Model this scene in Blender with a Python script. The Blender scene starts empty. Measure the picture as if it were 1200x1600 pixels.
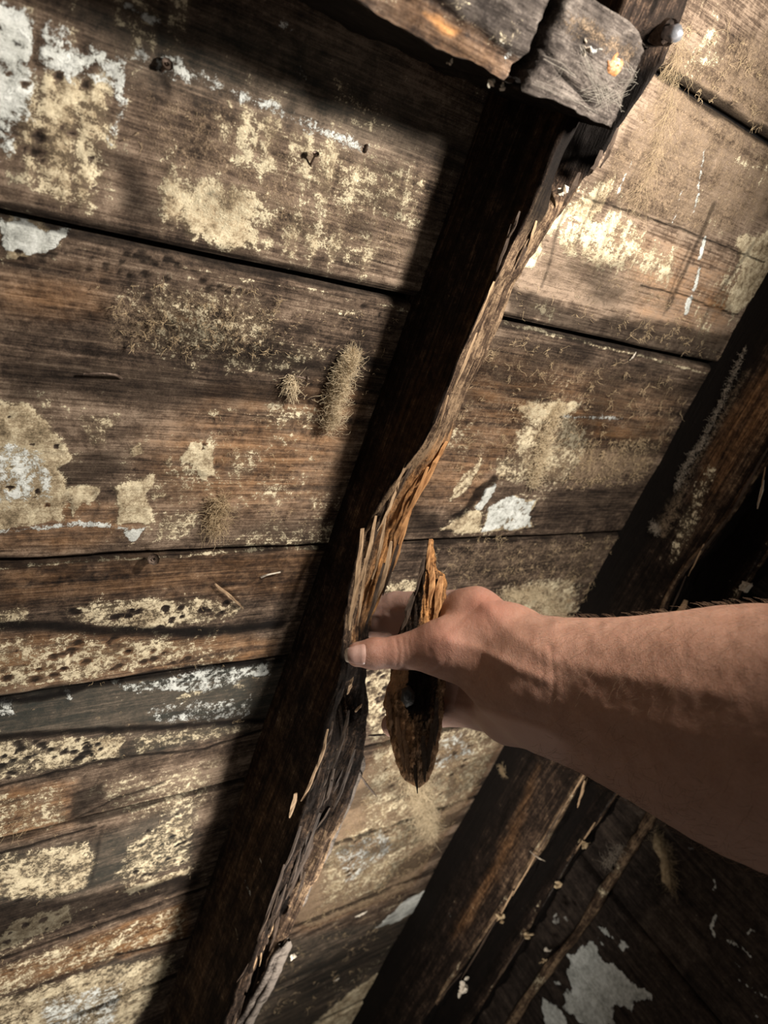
import bpy, bmesh, math, random
import numpy as np
from mathutils import Matrix, Vector

# ------------------------------------------------------------------ frame of the roof
# Everything is modelled in roof coordinates: x along the sheathing boards, y up the slope,
# z out of the boards into the attic.  At the end the whole scene is pitched to a real slope.
F, H = 1160.0, 0.5
D1 = np.array([1500., 20., -F]); D1 /= np.linalg.norm(D1)
UU = np.array([890., 2300., F]); UU -= D1 * (UU @ D1); UU /= np.linalg.norm(UU)
NN = np.cross(D1, UU)
B3 = np.stack([D1, UU, NN])
EYE = np.array([0., 0., H])
PITCH = math.radians(40)
ROOF = Matrix(((-1, 0, 0, 0),
               (0, math.cos(PITCH), math.sin(PITCH), 1.2),
               (0, math.sin(PITCH), -math.cos(PITCH), 2.1),
               (0, 0, 0, 1)))

scene = bpy.context.scene
COL = scene.collection

# ------------------------------------------------------------------ camera
cam_data = bpy.data.cameras.new('camera')
cam_data.sensor_fit = 'VERTICAL'
cam_data.sensor_height = 36.0
cam_data.lens = 36.0 * F / 1600.0
cam_data.clip_start = 0.01
cam_data.dof.use_dof = True
cam_data.dof.focus_distance = 0.62
cam_data.dof.aperture_fstop = 9.0
cam = bpy.data.objects.new('camera', cam_data)
COL.objects.link(cam)
cam.matrix_world = Matrix([list(B3[0]) + [0], list(B3[1]) + [0], list(B3[2]) + [H], [0, 0, 0, 1]])
scene.camera = cam

# ------------------------------------------------------------------ light
world = bpy.data.worlds.new('world')
scene.world = world
world.use_nodes = True
bg = world.node_tree.nodes['Background']
bg.inputs[0].default_value = (1.0, 0.93, 0.85, 1)
bg.inputs[1].default_value = 0.14

def spot(name, loc, aim, energy, size, angle, blend, color):
    l = bpy.data.lights.new(name, 'SPOT')
    l.energy = energy; l.shadow_soft_size = size; l.spot_size = math.radians(angle); l.spot_blend = blend
    l.color = color
    o = bpy.data.objects.new(name, l); COL.objects.link(o)
    d = Vector(aim) - Vector(loc)
    o.matrix_world = Matrix.Translation(Vector(loc)) @ d.to_track_quat('-Z', 'Y').to_matrix().to_4x4()
    return o
# a work torch held out to the right of the frame, close to the boards
spot('work_torch', (0.489, 0.156, 0.37), (0.33, 0.0, 0.0), 25.0, 0.026, 146, 0.5, (1.0, 0.95, 0.875))
spot('fill_spot', (0.489, -0.80, 0.37), (0.48, -0.9, 0.0), 13.0, 0.026, 164, 0.5, (1.0, 0.95, 0.875))  # added fill out of view, only there to brighten the lower boards

scene.view_settings.view_transform = 'Standard'
scene.view_settings.look = 'None'
scene.view_settings.gamma = 1.0
scene.view_settings.use_curve_mapping = False
scene.view_settings.exposure = 0.0

# ------------------------------------------------------------------ helpers: projection from photo to real planes
def ray(px, py):
    return B3 @ np.array([(px - 600) / F, (800 - py) / F, -1.0])
def at_z(px, py, z=0.0):
    r = ray(px, py); return EYE + r * ((z - H) / r[2])
def at_x(px, py, x):
    r = ray(px, py); return EYE + r * (x / r[0])
def at_d(px, py, d):
    return EYE + ray(px, py) * d

# ------------------------------------------------------------------ helpers: noise
def _hash(ix, iy, seed):
    h = (ix.astype(np.int64) * 374761393 + iy.astype(np.int64) * 668265263 + seed * 974634777) & 0xFFFFFFFF
    h = ((h ^ (h >> 13)) * 1274126177) & 0xFFFFFFFF
    h = ((h ^ (h >> 16)) * 2246822519) & 0xFFFFFFFF
    return ((h ^ (h >> 15)) & 0xFFFFFF) / float(0xFFFFFF)
def vnoise(x, y, seed=0):
    x = np.asarray(x, float); y = np.asarray(y, float)
    ix = np.floor(x); iy = np.floor(y); fx = x - ix; fy = y - iy
    fx = fx * fx * (3 - 2 * fx); fy = fy * fy * (3 - 2 * fy)
    a = _hash(ix, iy, seed); b = _hash(ix + 1, iy, seed); c = _hash(ix, iy + 1, seed); d = _hash(ix + 1, iy + 1, seed)
    return (a + (b - a) * fx) * (1 - fy) + (c + (d - c) * fx) * fy
def fbm(x, y, oct=4, seed=0, gain=0.5):
    s = 0; a = 1.0; t = 0
    for k in range(oct):
        s = s + a * vnoise(x * 2 ** k + 13.7 * k, y * 2 ** k - 7.1 * k, seed + k); t += a; a *= gain
    return s / t
def sstep(a, b, x):
    t = np.clip((x - a) / (b - a), 0, 1); return t * t * (3 - 2 * t)

# ------------------------------------------------------------------ helpers: meshes and objects
def make_mesh(name, verts, faces, attrs=None, smooth=True):
    me = bpy.data.meshes.new(name)
    verts = np.asarray(verts, np.float32)
    if isinstance(faces, np.ndarray):
        k = faces.shape[1]
        me.vertices.add(len(verts)); me.vertices.foreach_set('co', verts.ravel())
        me.loops.add(faces.size); me.loops.foreach_set('vertex_index', faces.astype(np.int32).ravel())
        me.polygons.add(len(faces))
        me.polygons.foreach_set('loop_start', np.arange(0, faces.size, k, dtype=np.int32))
        me.polygons.foreach_set('loop_total', np.full(len(faces), k, np.int32))
        me.update(calc_edges=True)
        me.validate()
    else:
        me.from_pydata(verts.tolist(), [], faces)
    for an, arr in (attrs or {}).items():
        a = me.attributes.new(an, 'FLOAT_COLOR', 'POINT')
        a.data.foreach_set('color', np.ascontiguousarray(arr, np.float32).ravel())
    me.polygons.foreach_set('use_smooth', np.full(len(me.polygons), smooth))
    return me
def link(name, me, mat=None, parent=None):
    o = bpy.data.objects.new(name, me); COL.objects.link(o)
    if mat and me and not me.materials: me.materials.append(mat)
    if parent is not None:
        o.parent = parent
        o.location = tuple(-np.array(parent['_base'])) if '_base' in parent else (0, 0, 0)
    return o
def tag(o, label, cat, group=None, kind=None):
    o['label'] = label
    if cat: o['category'] = cat
    if group: o['group'] = group
    if kind: o['kind'] = kind
    return o
def thing(name, base, label=None, cat=None, group=None, kind=None):
    o = bpy.data.objects.new(name, None); COL.objects.link(o)
    o.empty_display_size = 0.02
    o.location = tuple(base); o['_base'] = [float(v) for v in base]
    if label: o['label'] = label
    if cat: o['category'] = cat
    if group: o['group'] = group
    if kind: o['kind'] = kind
    return o
def grid_faces(nu, nv, wrap_v=False):
    i = np.arange(nu - 1)[:, None]; j = np.arange(nv if wrap_v else nv - 1)[None, :]
    j2 = (j + 1) % nv
    a = i * nv + j; b = i * nv + j2; c = (i + 1) * nv + j2; d = (i + 1) * nv + j
    return np.stack([a, d, c, b], -1).reshape(-1, 4)
def tubes(lines, radii, sides=4, taper=0.35):
    """many thin tubes in one vertex/face set; lines: list of (n,3)"""
    V = []; Fs = []; off = 0
    ang = np.arange(sides) * 2 * math.pi / sides
    for L, r in zip(lines, radii):
        L = np.asarray(L, float); n = len(L)
        T = np.gradient(L, axis=0); T /= np.linalg.norm(T, axis=1)[:, None] + 1e-9
        ref = np.array([0.3, 0.2, 0.93]) if abs(T[0][2]) < 0.9 else np.array([1., 0, 0])
        A = np.cross(T, ref); A /= np.linalg.norm(A, axis=1)[:, None] + 1e-9
        Bv = np.cross(T, A)
        rr = r * (np.ones(n) if np.isscalar(taper) and taper == 1 else np.linspace(1, taper, n)) if np.isscalar(r) else np.asarray(r)
        ring = L[:, None, :] + (A[:, None, :] * np.cos(ang)[None, :, None] + Bv[:, None, :] * np.sin(ang)[None, :, None]) * rr[:, None, None]
        V.append(ring.reshape(-1, 3)); Fs.append(grid_faces(n, sides, True) + off)
        cap = np.array([[0, 3, 2, 1], [(n - 1) * sides, (n - 1) * sides + 1, (n - 1) * sides + 2, (n - 1) * sides + 3]]) if sides == 4 else np.zeros((0, 4), int)
        Fs.append(cap + off); off += n * sides
    return np.concatenate(V), np.concatenate(Fs)

# ------------------------------------------------------------------ helpers: painted masks (wear with a shape of its own)
def poly_sd(P, X, Y):
    """signed distance (negative inside) of points to polygon P (n,2)"""
    d = np.full(X.shape, 1e9); s = np.ones(X.shape)
    n = len(P)
    for i in range(n):
        ax, ay = P[i]; bx, by = P[i - 1]
        ex, ey = bx - ax, by - ay; wx, wy = X - ax, Y - ay
        t = np.clip((wx * ex + wy * ey) / (ex * ex + ey * ey + 1e-12), 0, 1)
        d = np.minimum(d, (wx - ex * t) ** 2 + (wy - ey * t) ** 2)
        c1 = Y >= ay; c2 = Y < by; c3 = ex * wy > ey * wx
        flip = (c1 & c2 & c3) | (~c1 & ~c2 & ~c3)
        s = np.where(flip, -s, s)
    return s * np.sqrt(d)
def line_sd(P, X, Y):
    d = np.full(X.shape, 1e9)
    for i in range(len(P) - 1):
        ax, ay = P[i]; bx, by = P[i + 1]
        ex, ey = bx - ax, by - ay; wx, wy = X - ax, Y - ay
        t = np.clip((wx * ex + wy * ey) / (ex * ex + ey * ey + 1e-12), 0, 1)
        d = np.minimum(d, (wx - ex * t) ** 2 + (wy - ey * t) ** 2)
    return np.sqrt(d)
CH = {'cream': (0, 0), 'white': (0, 1), 'dark': (0, 2), 'fuzz': (0, 3), 'tone': (1, 0), 'orange': (1, 1), 'green': (1, 2), 'gouge': (1, 3)}
def paint(ma, mb, X, Y, strokes, tr, seed=1, ragged=0.012, halo=0.0):
    """strokes: (channel, strength, feather_m, points[, line_width_m]); tr maps photo points to plane coords"""
    for k, st in enumerate(strokes):
        ch, val, fe, pts = st[:4]; wid = st[4] if len(st) > 4 else None
        P = np.array([tr(*p) for p in pts])
        m = fe * 2 + (wid or 0) + ragged * 1.5
        sel = np.nonzero((X > P[:, 0].min() - m) & (X < P[:, 0].max() + m) & (Y > P[:, 1].min() - m) & (Y < P[:, 1].max() + m))[0]
        if not len(sel): continue
        x = X[sel]; y = Y[sel]
        rg = ragged * (0.35 if wid else 1)
        wx = (fbm(x * 60, y * 60, 3, seed + k * 7) - .5) * rg; wy = (fbm(x * 60, y * 60, 3, seed + k * 7 + 3) - .5) * rg
        sd = line_sd(P, x + wx, y + wy) - wid / 2 if wid else poly_sd(P, x + wx, y + wy)
        w = 1 - sstep(-fe, fe, sd)
        a, c = CH[ch]; arr = (ma, mb)[a]
        if ch == 'tone':
            arr[sel, c] += w * val
        elif val < 0:
            arr[sel, c] *= 1 + w * val
        else:
            if halo and ch in ('cream', 'white') and not wid:
                hw = (1 - sstep(-fe, .022, sd + (fbm(x * 70, y * 40, 3, seed + 5) - .5) * .02)) * min(val, .8) * halo
                ma[sel, 0] = np.maximum(ma[sel, 0], hw)
                w = w * (.80 + .4 * fbm(x * 45, y * 45, 3, seed + k))
            arr[sel, c] = np.maximum(arr[sel, c], w * val)

# ------------------------------------------------------------------ materials
class NT:
    def __init__(s, name):
        s.m = bpy.data.materials.new(name); s.m.use_nodes = True
        s.t = s.m.node_tree; s.n = s.t.nodes; s.p = s.n['Principled BSDF']
    def new(s, typ, **kw):
        n = s.n.new(typ)
        for k, v in kw.items(): setattr(n, k, v)
        return n
    def lk(s, a, b): s.t.links.new(a, b)
    def val(s, sock, v):
        if hasattr(v, 'is_linked') or isinstance(v, bpy.types.NodeSocket): s.lk(v, sock)
        else: sock.default_value = v
    def math(s, op, a, b=None, c=None, clamp=False):
        n = s.new('ShaderNodeMath', operation=op, use_clamp=clamp)
        s.val(n.inputs[0], a)
        if b is not None: s.val(n.inputs[1], b)
        if c is not None: s.val(n.inputs[2], c)
        return n.outputs[0]
    def mix(s, f, a, b, blend='MIX'):
        n = s.new('ShaderNodeMix', data_type='RGBA', blend_type=blend)
        s.val(n.inputs[0], f)
        for sock, v in ((n.inputs[6], a), (n.inputs[7], b)):
            if isinstance(v, tuple): sock.default_value = (*v, 1) if len(v) == 3 else v
            else: s.lk(v, sock)
        return n.outputs[2]
    def smooth(s, x, a, b):
        n = s.new('ShaderNodeMapRange', interpolation_type='SMOOTHSTEP')
        s.val(n.inputs[0], x); n.inputs[1].default_value = a; n.inputs[2].default_value = b
        return n.outputs[0]
    def ramp(s, x, stops):
        n = s.new('ShaderNodeValToRGB'); e = n.color_ramp.elements
        while len(e) < len(stops): e.new(0.5)
        for i, (p, c) in enumerate(stops): e[i].position = p; e[i].color = (*c, 1)
        s.val(n.inputs[0], x); return n.outputs[0]
    def sep_y(s):
        n = s.new('ShaderNodeSeparateXYZ'); s.lk(s.tc.outputs['Object'], n.inputs[0]); return n.outputs[1]
    def noise(s, vec, scale, detail=6, rough=.6, dist=0.0):
        n = s.new('ShaderNodeTexNoise'); n.inputs['Scale'].default_value = scale
        n.inputs['Detail'].default_value = detail; n.inputs['Roughness'].default_value = rough
        n.inputs['Distortion'].default_value = dist
        s.lk(vec, n.inputs['Vector']); return n.outputs[0]
    def mapped(s, scale):
        if not hasattr(s, 'tc'): s.tc = s.new('ShaderNodeTexCoord')
        m = s.new('ShaderNodeMapping'); m.inputs['Scale'].default_value = scale
        s.lk(s.tc.outputs['Object'], m.inputs['Vector']); return m.outputs[0]

def wood_material(name, axis='x', ramp=None, cream=((.33, .25, .155), (.74, .63, .43)), white=((.5, .5, .45), (.8, .8, .74)),
                  fuzzc=((.085, .055, .034), (.38, .27, .175)), orange=((.10, .035, .012), (.55, .27, .10)), rough=.85, bump=.7, grain=1.0, coat=0.0):
    N = NT(name)
    ramp = ramp or [(0.0, (.010, .0075, .006)), (.32, (.036, .025, .0185)), (.62, (.115, .079, .055)), (1.0, (.31, .225, .16))]
    ax = {'x': 0, 'y': 1, 'z': 2}[axis]
    def sc(along, across): v = [across] * 3; v[ax] = along; return tuple(v)
    g1 = N.noise(N.mapped(sc(5, 85)), 1.0, 7, .62, .6)
    g2 = N.noise(N.mapped(sc(26, 620)), 1.0, 4, .6, .3)
    iso = N.mapped((1, 1, 1))
    b1 = N.noise(iso, 38, 8, .62)
    b2 = N.noise(iso, 150, 6, .65, .4)
    b3 = N.noise(iso, 520, 4, .65, 1.2)
    A = N.new('ShaderNodeAttribute', attribute_name='ma'); B = N.new('ShaderNodeAttribute', attribute_name='mb')
    sa = N.new('ShaderNodeSeparateColor'); N.lk(A.outputs['Color'], sa.inputs[0])
    sb = N.new('ShaderNodeSeparateColor'); N.lk(B.outputs['Color'], sb.inputs[0])
    cr, wh, dk, fz = sa.outputs[0], sa.outputs[1], sa.outputs[2], A.outputs['Alpha']
    tn, og, gr, gg = sb.outputs[0], sb.outputs[1], sb.outputs[2], B.outputs['Alpha']
    def cen(x, k): return N.math('MULTIPLY', N.math('SUBTRACT', x, .5), k)
    def add(*xs):
        r = xs[0]
        for x in xs[1:]: r = N.math('ADD', r, x)
        return r
    kerf = N.math('SINE', add(N.math('MULTIPLY', N.sep_y(), 1500.0), N.math('MULTIPLY', b1, 5.0)))
    kerf = N.math('MULTIPLY', kerf, N.math('MULTIPLY', gg, N.smooth(b2, .35, .6)))
    t = add(tn, cen(g1, 1.1 * grain), cen(b1, .9), cen(g2, 1.0 * grain), cen(b2, .9), cen(b3, .7), N.math('MULTIPLY', kerf, .16))
    col = N.ramp(t, ramp)
    ocol = N.ramp(add(g2, cen(g1, .8), cen(b2, .5)), [(.25, orange[0]), (.75, orange[1])])
    col = N.mix(N.math('MULTIPLY', og, N.smooth(add(g1, cen(b2, .6)), .2, .7), clamp=True), col, ocol)
    gcol = N.mix(.55, col, (.060, .066, .056))
    col = N.mix(gr, col, gcol)
    # fibrous fuzz
    ff = N.math('MULTIPLY', N.smooth(add(fz, cen(b2, .9), cen(b3, .9)), .42, .72), 0.9)
    fcol = N.ramp(add(b3, cen(b1, .8)), [(.2, fuzzc[0]), (.75, fuzzc[1])])
    col = N.mix(ff, col, fcol)
    # old paint / plaster
    craw = add(cr, cen(b1, .9), cen(b2, 1.5), cen(b3, 1.1), cen(g2, .5), cen(g1, .3))
    soft = N.math('MULTIPLY', N.smooth(add(cr, cen(b1, .7), cen(b2, .6)), .22, .75), .42)
    col = N.mix(soft, col, (cream[0][0] * .95, cream[0][1] * .95, cream[0][2] * .95))
    cf = N.smooth(craw, .46, .58)
    ccol = N.ramp(add(b2, cen(b1, 1.2), cen(b3, 1.0)), [(.18, tuple(v * .40 for v in cream[0])), (.40, cream[0]), (.75, cream[1])])
    col = N.mix(cf, col, ccol)
    wf = N.smooth(add(wh, cen(b1, .8), cen(b2, 1.3), cen(b3, .8)), .46, .60)
    wcol = N.ramp(add(b2, cen(b1, 1.0), cen(b3, .6)), [(.2, tuple(v * .55 for v in white[0])), (.42, white[0]), (.7, white[1])])
    col = N.mix(wf, col, wcol)
    df = N.math('MULTIPLY', dk, N.smooth(add(dk, cen(b1, .7), cen(b2, .5)), .2, .7), clamp=True)
    col = N.mix(df, col, (.0065, .005, .0042))
    N.lk(col, N.p.inputs['Base Color'])
    N.p.inputs['Roughness'].default_value = rough
    N.p.inputs['Specular IOR Level'].default_value = 0.07
    hgt = add(N.math('MULTIPLY', g1, .45 * grain), N.math('MULTIPLY', g2, .35 * grain), N.math('MULTIPLY', b2, .35), N.math('MULTIPLY', b3, .22),
              N.math('MULTIPLY', cf, .34), N.math('MULTIPLY', wf, .36), N.math('MULTIPLY', kerf, .05), N.math('MULTIPLY', N.math('MULTIPLY', ff, b3), .9))
    bp = N.new('ShaderNodeBump'); bp.inputs['Strength'].default_value = bump; bp.inputs['Distance'].default_value = 0.0022
    N.lk(hgt, bp.inputs['Height']); N.lk(bp.outputs[0], N.p.inputs['Normal'])
    return N.m
def plain_material(name, c0, c1, scale=120, rough=.8, bump=.4, metal=0.0, stretch=(1, 1, 1), spec=.3):
    N = NT(name)
    n1 = N.noise(N.mapped(stretch), scale, 6, .65, .5)
    N.lk(N.ramp(n1, [(.3, c0), (.7, c1)]), N.p.inputs['Base Color'])
    N.p.inputs['Roughness'].default_value = rough; N.p.inputs['Metallic'].default_value = metal
    N.p.inputs['Specular IOR Level'].default_value = spec
    bp = N.new('ShaderNodeBump'); bp.inputs['Strength'].default_value = bump; bp.inputs['Distance'].default_value = 0.001
    N.lk(n1, bp.inputs['Height']); N.lk(bp.outputs[0], N.p.inputs['Normal'])
    return N.m

M_BOARD = wood_material('sheathing_wood', 'x')
M_RAFTER = wood_material('rafter_wood', 'y', ramp=[(0, (.005, .0035, .0025)), (.4, (.017, .011, .008)), (.7, (.072, .045, .029)), (1, (.26, .175, .105))], rough=.8, bump=1.0)
M_BEAM = wood_material('beam_wood', 'x', ramp=[(0, (.008, .006, .005)), (.4, (.024, .019, .016)), (.7, (.062, .050, .042)), (1, (.15, .125, .105))], bump=1.0)
M_CHUNK = wood_material('fragment_wood', 'y', ramp=[(0, (.006, .0045, .0035)), (.4, (.03, .019, .013)), (.7, (.12, .07, .038)), (1, (.34, .20, .11))], bump=1.0)
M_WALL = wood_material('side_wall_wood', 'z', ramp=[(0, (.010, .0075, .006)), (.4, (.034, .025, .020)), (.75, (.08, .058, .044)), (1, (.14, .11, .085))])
M_FIBRE = plain_material('tan_fibre', (.27, .19, .105), (.64, .48, .29), 200, .95)
M_FIBRE_PALE = plain_material('pale_fibre', (.40, .30, .18), (.82, .67, .45), 200, .95)
M_FIBRE_GREY = plain_material('grey_fibre', (.20, .16, .12), (.48, .40, .31), 200, .95)
M_WEB = plain_material('cobweb_silk', (.12, .105, .085), (.24, .21, .17), 300, .9)
M_NAIL = plain_material('rusty_iron', (.05, .03, .022), (.22, .16, .12), 400, .55, .4, .6)
M_SPLINT = plain_material('pale_splinter', (.20, .12, .065), (.50, .34, .20), 260, .8, .6, 0, (1, .12, 1))
M_SPLINT_DARK = plain_material('dark_splinter', (.016, .010, .007), (.085, .055, .036), 260, .8, .6, 0, (1, .12, 1))
M_SPLINT_ORANGE = plain_material('orange_splinter', (.22, .09, .03), (.62, .33, .14), 260, .8, .6, 0, (1, .12, 1))
M_PLASTER = plain_material('plaster_crumb', (.45, .38, .29), (.78, .70, .58), 300, .9)
M_BLACK = plain_material('gap_shade', (.004, .003, .003), (.008, .006, .005), 60, .95)
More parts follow.
